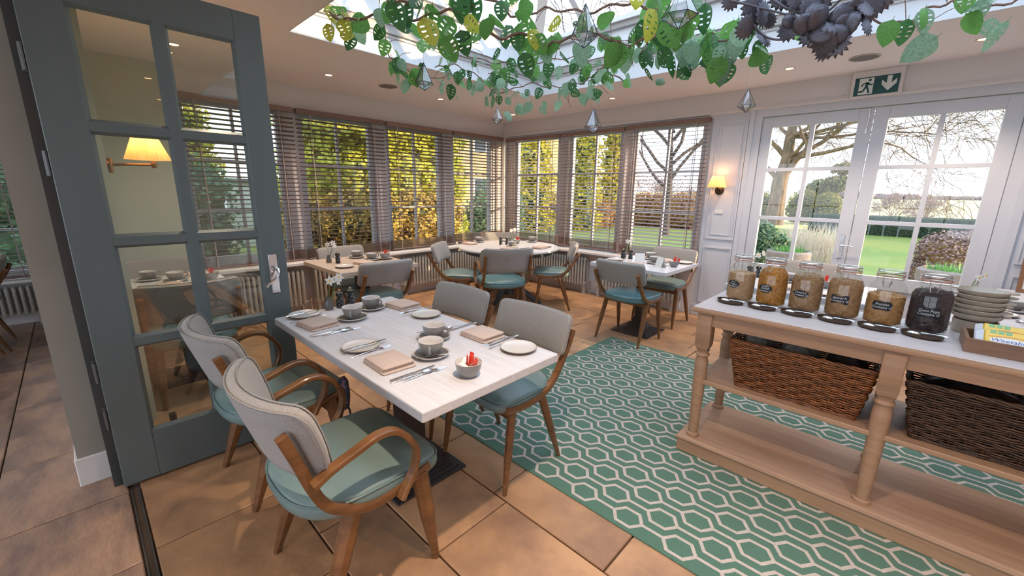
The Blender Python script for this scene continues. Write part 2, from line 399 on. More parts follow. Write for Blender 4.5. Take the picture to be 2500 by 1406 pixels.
for a, b in ((A[0], R0), (A[3], R0), (A[1], R1), (A[2], R1)):
    q = MB().use('lantern_paint'); bar(q, a, b, .05, .07); q.build('hip_rafter', la)
q = MB().use('lantern_paint'); bar(q, R0, R1, .05, .07); q.build('ridge', la)
nx = 7
for side, yy in ((0, SY0+.04), (1, SY1-.04)):
    for k in range(1, nx):
        x = SX0+.04+(SX1-SX0-.08)*k/nx
        if x < R0.x: tp = A[0 if not side else 3].lerp(R0, (x-SX0-.04)/(hx-.04))
        elif x > R1.x: tp = A[1 if not side else 2].lerp(R1, (SX1-.04-x)/(hx-.04))
        else: tp = V(x, ym, zr)
        q = MB().use('lantern_paint'); bar(q, V(x, yy, ze), tp); q.build('rafter', la)
for X, R in ((SX0+.04, R0), (SX1-.04, R1)):
    for k in range(1, 4):
        y = SY0+.04+(SY1-SY0-.08)*k/4; f = 1-abs(y-ym)/(hx-.04)
        q = MB().use('lantern_paint'); bar(q, V(X, y, ze), V(X, y, ze).lerp(V(R.x if k == 2 else X+(R.x-X)*f, y, ze+(zr-ze)*f), 1)); q.build('rafter', la)
for f in ((A[0], A[1], R1, R0), (A[3], R0, R1, A[2]), (A[0], R0, A[3]), (A[1], A[2], R1)):
    MB().use('glazing').add([p+V(0, 0, .03) for p in f], [tuple(range(len(f)))]).build('pane', la)
# ---- left wall (solid part by the doorway, low wall, header)
m = MB().use('sage'); m.box(XL-.2, XL, .17, .82, 0, CE); wl = struct(m.build('wall_left'))
m = MB().use('plaster'); m.box(XL-.2, XL, .82, 5.36, 0, .60); m.box(XL-.2, XL, .82, 5.36, 2.31, CE)
for y0, y1 in ((1.73, 1.90), (2.81, 2.99), (3.90, 4.08), (4.95, 5.36)): m.box(XL-.2, XL-.04, y0, y1, .6, 2.31)
m.build('window_wall', wl)
# pier at the doorway: end of the partition
m = MB().use('greige'); m.box(-2.95, -2.77, -.173, -.07, 0, CE); m.box(-6.75, -2.95, -.173, .0, 0, CE); wp = struct(m.build('wall_doorway'))
m = MB().use('sage'); m.box(-6.75, -3.32, 0, .175, 0, CE); m.build('inner_face', wp)
m = MB().use('white_paint'); m.box(-2.95, -2.762, -.185, -.062, 0, .15, .004); m.box(-6.75, -2.95, -.185, -.173, 0, .15); struct(m.build('baseboard_doorway'))
m = MB().use('jamb_dark'); m.box(-2.95, -2.645, -.068, .0, 0, 2.36); struct(m.build('trim_2'))
m = MB().use('greige'); m.box(-2.95, 3.0, -.17, 0, 2.40, CE); struct(m.build('wall_over_doorway'))
m = MB().use('jamb_dark'); m.box(-2.77, 3.0, -.09, .0, 2.345, 2.40); struct(m.build('trim_3'))
# side room behind the partition
m = MB().use('plaster'); m.box(-6.95, -6.75, -3.2, -.17, 0, .46); m.box(-6.95, -6.75, -3.2, -.17, 2.15, CE); m.box(-6.95, -6.75, -1.55, -1.35, .46, 2.15); m.box(-6.95, -6.75, -.3, -.17, .46, 2.15)
struct(m.build('wall_side_room'))
m = MB().use('plaster'); m.box(-6.95, -4.9, -3.2, -3.0, 0, CE); m.box(2.8, 3.2, -3.2, -3.0, 0, CE); m.box(-4.9, 2.8, -3.2, -3.0, 0, .45); m.box(-4.9, 2.8, -3.2, -3.0, 2.35, CE); m.box(-1.15, -.95, -3.2, -3.0, .45, 2.35); struct(m.build('wall_back'))  # openings in this unseen wall added to let fill light in
m = MB().use('plaster'); m.box(3.0, 3.2, -3.0, 5.36, 0, CE); struct(m.build('wall_far_right'))
# ---- right wall
m = MB().use('plaster'); m.box(XL-.2, -1.80, YR, YR+.18, 0, .60); m.box(XL-.2, 3.2, YR-.03, YR+.18, 2.335, CE)
m.box(XL-.2, -1.80, YR, YR+.18, 2.30, 2.335)
for x0, x1 in ((XL-.2, -4.93), (-3.99, -3.82), (-2.94, -2.80), (-1.87, -1.80)): m.box(x0, x1, YR+.04, YR+.18, .6, 2.30)
wr = struct(m.build('wall_right'))
m = MB().use('joinery'); m.box(-1.80, -1.375, YR, YR+.18, 0, 2.335); m.box(.58, 3.0, YR, YR+.18, 0, 2.335); m.build('joinery_panel', wr)
def frame_rect(mb, x0, x1, z0, z1, y, w=.018, d=.012):    # raised moulding on the right wall
    mb.box(x0, x1, y-d, y, z1-w, z1); mb.box(x0, x1, y-d, y, z0, z0+w); mb.box(x0, x0+w, y-d, y, z0+w, z1-w); mb.box(x1-w, x1, y-d, y, z0+w, z1-w)
m = MB().use('joinery')
for a, b in ((-1.745, -1.43),): frame_rect(m, a, b, .95, 2.25, YR); frame_rect(m, a+.045, b-.045, 1.0, 2.2, YR, .008, .008); frame_rect(m, a, b, .17, .86, YR)
for a, b in ((.66, 1.2), (1.3, 1.85), (1.95, 2.5)): frame_rect(m, a, b, .95, 2.25, YR); frame_rect(m, a, b, .17, .86, YR)
m.build('panel_moulding', wr)
m = MB().use('plaster'); m.box(XL, 3.0, YR-.055, YR-.03, 2.335, 2.352); m.box(XL, 3.0, YR-.042, YR-.03, 2.352, 2.372); struct(m.build('trim_4'))
m = MB().use('plaster'); m.box(XL, XL+.02, .82, YR-.03, 2.315, 2.35); struct(m.build('trim_5'))
m = MB().use('joinery'); m.box(-1.81, -1.365, YR-.015, YR, 0, .13, .004); m.box(.58, 3.0, YR-.015, YR, 0, .13, .004); struct(m.build('baseboard_right'))
m = MB().use('joinery'); m.box(-1.375, -1.305, YR-.01, YR+.12, 0, 2.335); m.box(.505, .58, YR-.01, YR+.12, 0, 2.335); m.box(-1.305, .505, YR-.01, YR+.12, 2.262, 2.335)
m.box(-1.42, -1.375, YR-.025, YR, 0, 2.335); m.box(.58, .63, YR-.025, YR, 0, 2.335); struct(m.build('trim_6'))
m = MB().use('white_paint'); m.box(XL-.02, -4.95, .82, YR, .60, .64, .008); struct(m.build('trim_7'))
m = MB().use('white_paint'); m.box(-4.95, -1.78, YR-.19, YR+.02, .60, .64, .008); struct(m.build('trim_8'))
m = MB().use('white_paint'); m.box(-6.75, -6.60, -3.0, -.17, .46, .49, .006); struct(m.build('trim_9'))
m = MB().use('plaster'); m.box(XL, XL+.015, .18, 5.18, 0, .12); struct(m.build('baseboard_left'))
# corner post between the two window walls (painted white)
m = MB().use('white_paint'); m.box(XL-.03, XL+.03, YR-.03, YR+.03, .64, 2.335); struct(m.build('trim_10'))
# ---- windows: frame, glazing bars, panes
def window(n, a0, a1, z0, z1, plane, axis, cols=2, zb=(1.73, 1.225), xb=None):
    """axis 'y': window lies in a plane of constant x; axis 'x': in a plane of constant y"""
    def B(mb, u0, u1, d, z0, z1, th):
        if axis == 'y': mb.box(plane-th, plane+th, u0, u1, z0, z1)
        else: mb.box(u0, u1, plane-th, plane+th, z0, z1)
        return mb
    fr = .055; m = MB().use('joinery')
    for u0, u1, c0, c1 in ((a0, a0+fr, z0, z1), (a1-fr, a1, z0, z1), (a0+fr, a1-fr, z1-fr, z1), (a0+fr, a1-fr, z0, z0+fr+.02)): B(m, u0, u1, 0, c0, c1, .028)
    w = struct(m.build('window_%d' % n))
    us = [a0+fr]+([a0+(a1-a0)*k/cols for k in range(1, cols)])+[a1-fr]; zs = [z0+fr+.02]+sorted(zb)+[z1-fr]
    for u in us[1:-1]: B(MB().use('joinery'), u-.013, u+.013, 0, zs[0], zs[-1], .018).build('glazing_bar', w)
    for z in zs[1:-1]: B(MB().use('joinery'), us[0], us[-1], 0, z-.013, z+.013, .019).build('glazing_bar', w)
    for i in range(len(us)-1):
        for j in range(len(zs)-1):
            p = [(us[i], zs[j]), (us[i+1], zs[j]), (us[i+1], zs[j+1]), (us[i], zs[j+1])]
            vs = [(plane, u, z) for u, z in p] if axis == 'y' else [(u, plane, z) for u, z in p]
            MB().use('glazing').add(vs, [(0, 1, 2, 3)]).build('pane', w)
    return w
PX, PY = XL-.09, YR+.09
for n, (a, b) in enumerate(((.82, 1.73), (1.90, 2.81), (2.99, 3.90), (4.08, 4.95))): window(n+1, a, b, .62, 2.30, PX, 'y')
for n, (a, b) in enumerate(((-4.93, -3.99), (-3.82, -2.94), (-2.80, -1.87))): window(n+5, a, b, .62, 2.30, PY, 'x')
window(8, -1.35, -.3, .49, 2.15, -6.84, 'y', zb=(1.0, 1.6)); window(9, -3.0, -1.55, .49, 2.15, -6.84, 'y', zb=(1.0, 1.6))
window(10, -4.9, -1.15, .45, 2.35, -3.1, 'x', cols=5, zb=(1.2,)); window(11, -.95, 2.8, .45, 2.35, -3.1, 'x', cols=5, zb=(1.2,))  # unseen windows, added for fill light from behind the camera
# ---- french doors
def leaf(n, x0, x1, g0, g1, hinge):
    y0, y1 = YR+.02, YR+.068; d = struct(thing('door_%d' % n, '', 'door')); del d['label'], d['category']
    for a, b in ((x0, g0), (g1, x1)): MB().use('joinery').box(a, b, y0, y1, .01, 2.255, .003).build('stile', d)
    for a, b in ((2.155, 2.255), (.60, .72), (.01, .20)): MB().use('joinery').box(g0, g1, y0, y1, a, b).build('rail', d)
    MB().use('joinery').box(g0, g1, y0+.015, y1-.015, .20, .60).build('door_panel', d)
    gm = (g0+g1)/2
    MB().use('joinery').box(gm-.018, gm+.018, y0+.004, y1-.004, .72, 2.155).build('glazing_bar', d)
    for z in (1.727, 1.225): MB().use('joinery').box(g0, g1, y0+.003, y1-.003, z-.017, z+.017).build('glazing_bar', d)
    for a, b in ((g0, gm-.018), (gm+.018, g1)):
        for c0, c1 in ((.72, 1.208), (1.242, 1.71), (1.744, 2.155)):
            MB().use('glazing').add([(a, y0+.024, c0), (b, y0+.024, c0), (b, y0+.024, c1), (a, y0+.024, c1)], [(0, 1, 2, 3)]).build('pane', d)
    return d
d1 = leaf(1, -1.303, -.403, -1.205, -.508, 0); d2 = leaf(2, -.397, .503, -.292, .398, 1)
y0 = YR+.02
q = MB().use('steel'); q.box(-.475, -.435, y0-.006, y0, .86, 1.09, .003); h = q.build('handle_plate', d1)
q = MB().use('steel'); q.tube([(-.455, y0-.005, .99), (-.455, y0-.045, .99)], .008, 8); q.tube(smoothpts([(-.455, y0-.045, .99), (-.41, y0-.048, .995), (-.36, y0-.046, .985)]), .007, 8); q.lathe([(.012, -.004), (.012, .004)], 12, (-.455, y0-.006, .93)); q.build('lever', h, smooth=True)
q = MB().use('steel'); q.box(-.443, -.427, y0-.012, y0, 2.03, 2.08, .002); q.tube([(-.435, y0-.01, 2.06), (-.43, y0-.012, 2.18), (-.44, y0-.01, 2.25)], .003, 5); q.build('top_bolt', d1)
# ---- the grey door, opened flat to ninety degrees into the room
dx0, dx1 = -2.635, -2.59
d3 = struct(thing('door_3', '', 'door')); del d3['label'], d3['category']
G = dict(mats=None)
MB().use('door_grey').box(dx0, dx1, -.033, .105, .012, 2.32, .003).build('stile', d3)
MB().use('door_grey').box(dx0, dx1, .692, .817, .012, 2.32, .003).build('stile', d3)
MB().use('door_grey').box(dx0, dx1, .105, .692, 2.18, 2.32).build('rail', d3)
MB().use('door_grey').box(dx0, dx1, .105, .692, .012, .262).build('rail', d3)
# moulded edges: wedge profile around the glass
zz = [.262, .735, 1.218, 1.710, 2.18]
MB().use('door_grey').box(dx0+.006, dx1-.002, .379, .417, .262, 2.18).build('glazing_bar', d3)
for z in zz[1:-1]: MB().use('door_grey').box(dx0+.006, dx1-.003, .105, .692, z-.019, z+.019).build('glazing_bar', d3)
def bead(mb, y0, y1, z0, z1, w=.013):      # sloped bead inside each light
    xo, xi = dx1-.003, dx0+.022
    o = [(xo, y0, z0), (xo, y1, z0), (xo, y1, z1), (xo, y0, z1)]; i = [(xi, y0+w, z0+w), (xi, y1-w, z0+w), (xi, y1-w, z1-w), (xi, y0+w, z1-w)]
    mb.add(o+i, [(k, (k+1) % 4, 4+(k+1) % 4, 4+k) for k in range(4)])
    xo = dx0+.004; o = [(xo, y0, z0), (xo, y1, z0), (xo, y1, z1), (xo, y0, z1)]
    mb.add(o+i, [((k+1) % 4, k, 4+k, 4+(k+1) % 4) for k in range(4)])
for a, b in ((.105, .379), (.417, .692)):
    for z0, z1 in zip(zz, zz[1:]):
        z0 += .019 if z0 > .3 else 0; z1 -= .019 if z1 < 2.1 else 0
        q = MB().use('door_grey'); bead(q, a, b, z0, z1); q.build('glazing_bead', d3)
        MB().use('door_glass').add([(dx0+.022, a, z0), (dx0+.022, b, z0), (dx0+.022, b, z1), (dx0+.022, a, z1)], [(0, 1, 2, 3)]).build('pane', d3)
for z in (.38, .62, 1.55, 1.95):
    q = MB().use('hinge_metal'); q.box(-2.652, -2.636, -.050, -.034, z-.05, z+.05, .002)
    q.tube([(-2.60, -.041, z-.05), (-2.60, -.041, z+.05)], .007, 8)
    for k in (-.03, 0, .03): q.lathe([(.003, 0), (.003, .002)], 6, (-2.642, -.033, z+k))
    q.build('hinge', d3)
q = MB().use('chrome'); q.box(dx1, dx1+.006, .722, .768, .873, 1.099, .003); q.box(dx1+.006, dx1+.008, .728, .762, .885, 1.087); hp = q.build('handle_plate', d3)
q = MB().use('chrome'); q.tube([(dx1+.006, .745, 1.02), (dx1+.02, .745, 1.02)], .014, 12); q.tube([(dx1+.02, .745, 1.02), (dx1+.045, .747, 1.02)], .009, 10)
q.tube(smoothpts([(dx1+.045, .75, 1.025), (dx1+.052, .752, .995), (dx1+.05, .735, .965), (dx1+.05, .705, .945), (dx1+.048, .684, .925)], 5), [.010, .010, .009]+[.0075]*16+[.009, .009], 8, flat=1.0); q.build('lever', hp, smooth=True)
# ================================================================ BLINDS, RADIATORS, LAMPS
def blind(label, axis, a0, a1, z0, z1, plane, pitch=.0455, inward=1, grp=None, closed_below=None, tilt=12):
    cx = (a0+a1)/2; w = a1-a0-.012
    loc = (plane, cx, z0) if axis == 'y' else (cx, plane, z0)
    t = thing('venetian_blind', label, 'blind', loc, pi/2 if axis == 'y' else 0, grp)     # local x along the blind
    H = z1-z0
    MB().use('blind_wood').box(-w/2, w/2, -.028, .028, H-.05, H, .004).build('headrail', t)
    MB().use('blind_wood').box(-w/2, w/2, -.026, .026, 0, .018, .004).build('bottom_rail', t)
    s = MB().use('blind_wood'); s.box(-w/2, w/2, -.025, .025, -.0015, .0015); 
    me = None; n = int((H-.19)/pitch); zs = [.026+.011*k for k in range(10)]+[.15+k*pitch for k in range(n)]
    for z in zs:
        if me is None:
            o = s.build('slat', t); me = o.data
        else: o = link('slat', me, t)
        o.location = (0, 0, z); o.rotation_euler = (radians((tilt if axis == 'x' else -tilt)*(z > .13)+rnd.uniform(-1.2, 1.2)), 0, 0)
    for u in (-w*.36, w*.36) if w < 1.3 else (-w*.4, 0, w*.4):
        q = MB().use('cord'); 
        for yy in (-.027, .027): q.box(u-.004, u+.004, yy-.0008, yy+.0008, .01, H-.03)
        q.build('ladder_tape', t)
    for u in (-w/2+.07, w/2-.07):
        yy = -.035*inward
        q = MB().use('cord'); q.tube([(u, yy, H-.04), (u, yy, .12)], .0012, 4); q.use('blind_wood').lathe([(.002, .12), (.007, .105), (.006, .085), (.002, .08)], 8, (u, yy, 0)); q.build('pull_cord', t)
    return t
BL = 'wooden venetian blinds on the left wall'; BR = 'wooden venetian blinds on the right wall'
bx, by = XL+.045, YR-.045
blind('wooden venetian blind seen through the grey door panes, nearest the side room', 'y', .80, 1.83, .645, 2.32, bx, inward=1, grp=BL)
blind('venetian blind just beyond the free edge of the grey door, behind the small table', 'y', 1.85, 2.93, .645, 2.32, bx, grp=BL)
blind('venetian blind on the left wall between the small table and the round table', 'y', 2.95, 4.02, .66, 2.32, bx, grp=BL)
blind('wooden venetian blind of the left wall touching the room corner', 'y', 4.04, 5.09, .68, 2.32, bx, grp=BL)
blind('wooden venetian blind of the right wall touching the room corner', 'x', -5.05, -3.93, .68, 2.30, by, grp=BR)
blind('middle wooden venetian blind of the right wall, behind golden conifers', 'x', -3.91, -2.88, .67, 2.30, by, grp=BR)
blind('wooden venetian blind next to the pilaster with the wall lamp', 'x', -2.86, -1.81, .66, 2.31, by, grp=BR)
blind('wooden venetian blind in the side room left of the partition', 'y', -1.40, -.30, .50, 2.15, -6.70, grp='venetian blinds of the side room')
blind('wooden venetian blind of the side room farther from the doorway', 'y', -2.9, -1.5, .50, 2.15, -6.70, grp='venetian blinds of the side room')
def radiator(label, axis, a0, a1, plane, z0=.13, z1=.545, grp=None):
    n = int((a1-a0)/.05); cx = (a0+a1)/2
    t = thing('column_radiator', label, 'radiator', (plane, cx, 0) if axis == 'y' else (cx, plane, 0), pi/2 if axis == 'y' else 0, grp)
    s = MB().use('radiator')
    for yy in (-.038, .038): s.tube([(0, yy, z0), (0, yy, z0+.03), (0, yy, z1-.03), (0, yy, z1)], [.010, .0155, .0155, .010], 8)
    s.box(-.017, .017, -.05, .05, z0+.015, z0+.045, .008); s.box(-.017, .017, -.05, .05, z1-.045, z1-.015, .008)
    me = None
    for k in range(n):
        if me is None: o = s.build('column', t, smooth=True); me = o.data
        else: o = link('column', me, t)
        o.location = ((k-(n-1)/2)*.05, 0, 0)
    w = n*.025
    for u in (-w+.04, w-.04): MB().use('radiator').box(u-.015, u+.015, -.03, .03, 0, z0+.02).build('foot', t)
    q = MB().use('chrome'); q.tube([(w, 0, z0+.03), (w+.06, 0, z0+.03), (w+.06, 0, 0)], .008, 8); q.lathe([(.014, 0), (.016, .02), (.012, .05)], 10, (w+.06, 0, z0+.03)); q.build('valve', t, smooth=True)
    return t
GR = 'cream column radiators under the windows'
radiator('cream column radiator seen through the lower panes of the grey door', 'y', .95, 1.75, -5.02, grp=GR)
radiator('cream column radiator under the window by the small table on the left wall', 'y', 1.85, 2.85, -5.02, grp=GR)
radiator('cream column radiator on the left wall beside the round table', 'y', 3.05, 4.75, -5.02, grp=GR)
radiator('cream column radiator on the right wall behind the round table', 'x', -4.75, -3.30, 5.07, grp=GR)
radiator('cream column radiator behind the small table next to the pilaster', 'x', -3.15, -1.95, 5.07, grp=GR)
radiator('column radiator under the window of the side room', 'y', -1.5, -.35, -6.66, grp=None, z0=.12, z1=.42)
# ---- recessed ceiling lamps
def downlight(x, y, label, watts, z=CE):
    t = thing('ceiling_lamp', label, 'downlight', (x, y, z), 0, 'recessed ceiling lamps')
    q = MB().use('lamp_ring'); q.lathe([(.032, 0), (.036, -.004), (.045, -.004), (.047, 0)], 20, cap=False); q.build('bezel', t, smooth=True)
    q = MB().use('lamp_disc'); q.lathe([(.031, -.0012), (.0001, -.0012)], 16, cap=False); q.build('lens', t)
    l = bpy.data.lights.new('lamp_beam', 'SPOT'); l.energy = watts; l.color = (1, .76, .56); l.spot_size = radians(105); l.spot_blend = .9; l.shadow_soft_size = .03
    o = bpy.data.objects.new('lamp_beam', l); col.objects.link(o); o.parent = t; o.location = (0, 0, -.012)
DL = 50
for x, y, lb in ((-4.40, 1.96, 'recessed ceiling lamp nearest the grey door'), (-4.44, 3.35, 'recessed ceiling lamp over the left wall blinds, halfway to the corner'),
                 (-4.47, 4.68, 'recessed ceiling lamp in the room corner'), (-2.81, 4.65, 'recessed ceiling lamp above the right wall blinds'),
                 (-1.0, 4.59, 'recessed ceiling lamp just left of the exit sign'), (.163, 4.64, 'recessed ceiling lamp at the far right of the ceiling')):
    downlight(x, y, lb, DL)
for x, y, w, wh in ((-3.0, .75, 22, 'above the grey door'), (-.55, .75, 75, 'above the near end of the big table'), (.7, .75, 60, 'right of the camera'), (2.0, 1.0, 45, 'near the far right wall'), (2.2, 3.0, 30, 'beyond the serving table'), (-4.4, .75, 16, 'above the table behind the door'), (-2.6, -1.1, 12, 'added as fill just inside the side room'), (-4.9, -1.1, 14, 'added as fill deep in the side room'), (-.8, -1.2, 38, 'added as fill behind the camera')):  # out of view; those behind the doorway line added as fill light
    downlight(x, y, 'recessed ceiling lamp out of view, '+wh, w, CE if y < 0 or y > 1.14 else CE-.012)
for x, y, lb in ((-4.35, 2.58, 'round speaker grille in the ceiling over the left windows'), (-.49, 4.62, 'round speaker grille in the ceiling above the exit sign')):
    t = thing('ceiling_speaker', lb, 'speaker', (x, y, CE), 0, 'round ceiling speakers')
    MB().use('lamp_ring').lathe([(.10, 0), (.105, -.004), (.098, -.007), (.094, -.005)], 28, cap=False).build('rim', t, smooth=True)
    MB().use('grille').lathe([(.095, -.004), (.0001, -.005)], 28, cap=False).build('grille', t)
t = thing('smoke_alarm', 'small round smoke alarm on the ceiling behind the hanging glass pendant', 'alarm', (-4.02, 2.64, CE))
MB().use('plaster').lathe([(.055, 0), (.055, -.012), (.045, -.03), (.02, -.036), (.0001, -.036)], 20, cap=False).build('housing', t, smooth=True)
# ---- wall lamps
def shade_mesh(r0, r1, h, n=48, am=.003):
    q = MB().use('shade'); vs = []; fs = []
    for k in range(5):
        for j in range(n):
            a = 2*pi*j/n; f = k/4; r = r0+(r1-r0)*f+am*(1 if j % 2 else -1)*(1-.5*f); vs.append((r*cos(a), r*sin(a), h*f))
    for k in range(4):
        for j in range(n): j2 = (j+1) % n; fs.append((k*n+j, k*n+j2, (k+1)*n+j2, (k+1)*n+j))
    return q.add(vs, fs)
t = thing('wall_lamp', 'small lit wall lamp with pleated shade on the pilaster', 'lamp', (-1.645, YR, 1.51))
MB().use('bronze').lathe([(.0001, 0), (.045, .0), (.05, .010), (.03, .02), (.012, .022)], 20, cap=False).build('backplate', t, smooth=True).rotation_euler = (pi/2, 0, 0)
q = MB().use('bronze'); q.tube(smoothpts([(0, -.01, 0), (0, -.06, -.01), (0, -.09, .02), (0, -.095, .06)]), .007, 8); q.build('arm', t, smooth=True)
s = shade_mesh(.098, .055, .125).build('lamp_shade', t); s.location = (0, -.115, .03)
MB().use('bulb').lathe([(.0001, 0), (.015, .01), (.018, .03), (.010, .05), (.0001, .055)], 12, cap=False).build('bulb', t, smooth=True).location = (0, -.115, .06)
def plight(parent, loc, w, colr=(1, .52, .22), rad=.03):
    l = bpy.data.lights.new('lamp_light', 'POINT'); l.energy = w; l.color = colr; l.shadow_soft_size = rad
    o = bpy.data.objects.new('lamp_light', l); col.objects.link(o); o.parent = parent; o.location = loc
plight(t, (0, -.115, .125), 1.1)
t = thing('swing_arm_lamp', 'lit swing arm wall lamp with pleated shade seen through the upper door panes', 'lamp', (-3.62, .175, 1.60))
MB().use('brass').lathe([(.0001, 0), (.042, .0), (.046, .010), (.022, .02), (.012, .03)], 20, cap=False).build('backplate', t, smooth=True).rotation_euler = (-pi/2, 0, 0)
q = MB().use('brass'); q.tube([(0, .02, -.01), (0, .10, -.005), (.0, .24, .0)], .0075, 8); q.lathe([(.014, -.02), (.018, 0), (.014, .02)], 10, (0, .24, 0)); q.lathe([(.012, -.06), (.014, 0), (.012, .03)], 10, (0, .03, 0)); q.build('arm', t, smooth=True)
s = shade_mesh(.115, .065, .135, 56, .004).build('lamp_shade', t); s.location = (0, .215, .03)
MB().use('bulb').lathe([(.0001, 0), (.015, .01), (.018, .03), (.010, .05), (.0001, .055)], 12, cap=False).build('bulb', t, smooth=True).location = (0, .215, .06)
plight(t, (0, .215, .12), 2.2)
t = thing('light_switch', 'white switch plate on the pilaster below the wall lamp', 'switch', (-1.624, YR, 1.263))
MB().use('plastic_white').box(-.043, .043, -.009, 0, -.02, .02, .002).build('plate', t)
MB().use('plastic_white').box(-.012, .012, -.013, -.009, -.009, .009, .001).build('rocker', t)
# ---- exit sign
t = thing('exit_sign', 'green and white running man exit sign with down arrow above the garden doors', 'sign', (-.42, YR-.03, 2.43))
MB().use('plaster').box(-.178, .178, -.05, -.0, -.092, .129, .006).build('housing', t)
MB().use('sign_green').box(-.152, .152, -.054, -.05, -.078, .072).build('sign_face', t)
q = MB().use('sign_white')
def poly(mb, P, y=-.0545):
    mb.add([(x, y, z) for x, z in P], [tuple(range(len(P)))])
poly(q, [(-.120, -.070), (-.020, -.070), (-.020, .064), (-.120, .064)]); q.build('door_pictogram', t)
q = MB().use('sign_green'); yy = -.0550
def limb(P, w):
    for (a, b), (c, d) in zip(P, P[1:]):
        L = math.hypot(c-a, d-b); nx_, nz_ = -(d-b)/L*w, (c-a)/L*w
        poly(q, [(a-nx_, b-nz_), (c-nx_, d-nz_), (c+nx_, d+nz_), (a+nx_, b+nz_)], yy)
q.add([(-.048+.011*cos(2*pi*k/12), yy, .046+.011*sin(2*pi*k/12)) for k in range(12)], [tuple(range(12))])
limb([(-.062, .028), (-.068, -.008)], .011); limb([(-.102, -.002), (-.090, .020), (-.058, .024)], .005); limb([(-.058, .024), (-.042, .006), (-.024, .008)], .005)
limb([(-.070, -.008), (-.088, -.044), (-.118, -.046)], .007); limb([(-.064, -.008), (-.052, -.034), (-.044, -.062)], .007); q.build('running_figure', t)
q = MB().use('sign_white'); poly(q, [(.068, .064), (.100, .064), (.100, .004), (.134, .036), (.134, -.002), (.084, -.058), (.034, -.002), (.034, .036), (.068, .004)])
q.build('arrow', t)
# ================================================================ CHAIRS
def ribbon(mb, prof, u0, u1, th, k=5):
    P = [(p.x, p.y) for p in smoothpts([(a, b, 0) for a, b in prof], k)]
    n = len(P); R = []
    for i, (y, z) in enumerate(P):
        a = P[max(i-1, 0)]; b = P[min(i+1, n-1)]; dy, dz = b[0]-a[0], b[1]-a[1]; L = math.hypot(dy, dz) or 1; ny, nz = -dz/L*th/2, dy/L*th/2
        e = .004
        R.append([(u0+e, y-ny, z-nz), (u1-e, y-ny, z-nz), (u1, y-ny*.6, z-nz*.6), (u1, y+ny*.6, z+nz*.6), (u1-e, y+ny, z+nz), (u0+e, y+ny, z+nz), (u0, y+ny*.6, z+nz*.6), (u0, y-ny*.6, z-nz*.6)])
    return mb.rings(R)
def outline_pts(fn, n=40): return [fn(2*pi*k/n) for k in range(n)]
def seat_outline(a, hw=.235, f=.235, b=-.225):      # flat front, rounded back
    c, s = cos(a), sin(a); p = .24 if s > 0 else .62
    x = hw*abs(c)**(.24 if s > 0 else .80)*(1 if c > 0 else -1); y = (f if s > 0 else -b)*abs(s)**p*(1 if s > 0 else -1)
    return x, y
def cushion(mb, fn, z0, z1, crown=.018, n=44):
    O = outline_pts(fn, n); R = []
    H = z1-z0
    for f, z in ((.90, z0), (.965, z0+.006), (1.0, z0+.02), (1.012, z0+H*.45), (1.0, z1-.022), (.965, z1-.006), (.90, z1+.001), (.7, z1+crown*.6), (.4, z1+crown*.9), (.1, z1+crown)):
        R.append([(x*f, y*f, z) for x, y in O])
    return mb.rings(R)
def pad(mb, O, surf, T):
    """upholstered slab: outline O (2-D), surf(a,b)->(point, normal), thickness T"""
    R = []
    prof = [(.05, 1), (.5, 1), (.85, .96), (.95, .80), (.99, .5), (1.0, 0), (.99, -.5), (.95, -.80), (.85, -.96), (.5, -1), (.05, -1)]
    for f, h in prof:
        r = []
        for a, b in O:
            p, nn = surf(a*f, b*f); r.append(p+nn*(T/2*h))
        R.append(r)
    return mb.rings(R)
def dense_rrect(hw, hh, r, m=6):
    P = rrect(hw, hh, r, 4); out = []
    for i, p in enumerate(P):
        q = P[(i+1) % len(P)]; L = math.hypot(q[0]-p[0], q[1]-p[1]); k = max(1, int(L/.05))
        for j in range(k): out.append((p[0]+(q[0]-p[0])*j/k, p[1]+(q[1]-p[1])*j/k))
    return out
def leg(mb, p0, p1, r0=.021, r1=.0105, n=8):
    p0, p1 = Vector(p0), Vector(p1); P = [p0.lerp(p1, k/4) for k in range(5)]
    return mb.tube(P, [r0, r0*.98, r0*.86+r1*.14, (r0+r1)/2*.95, r1], n, twist=pi/8)
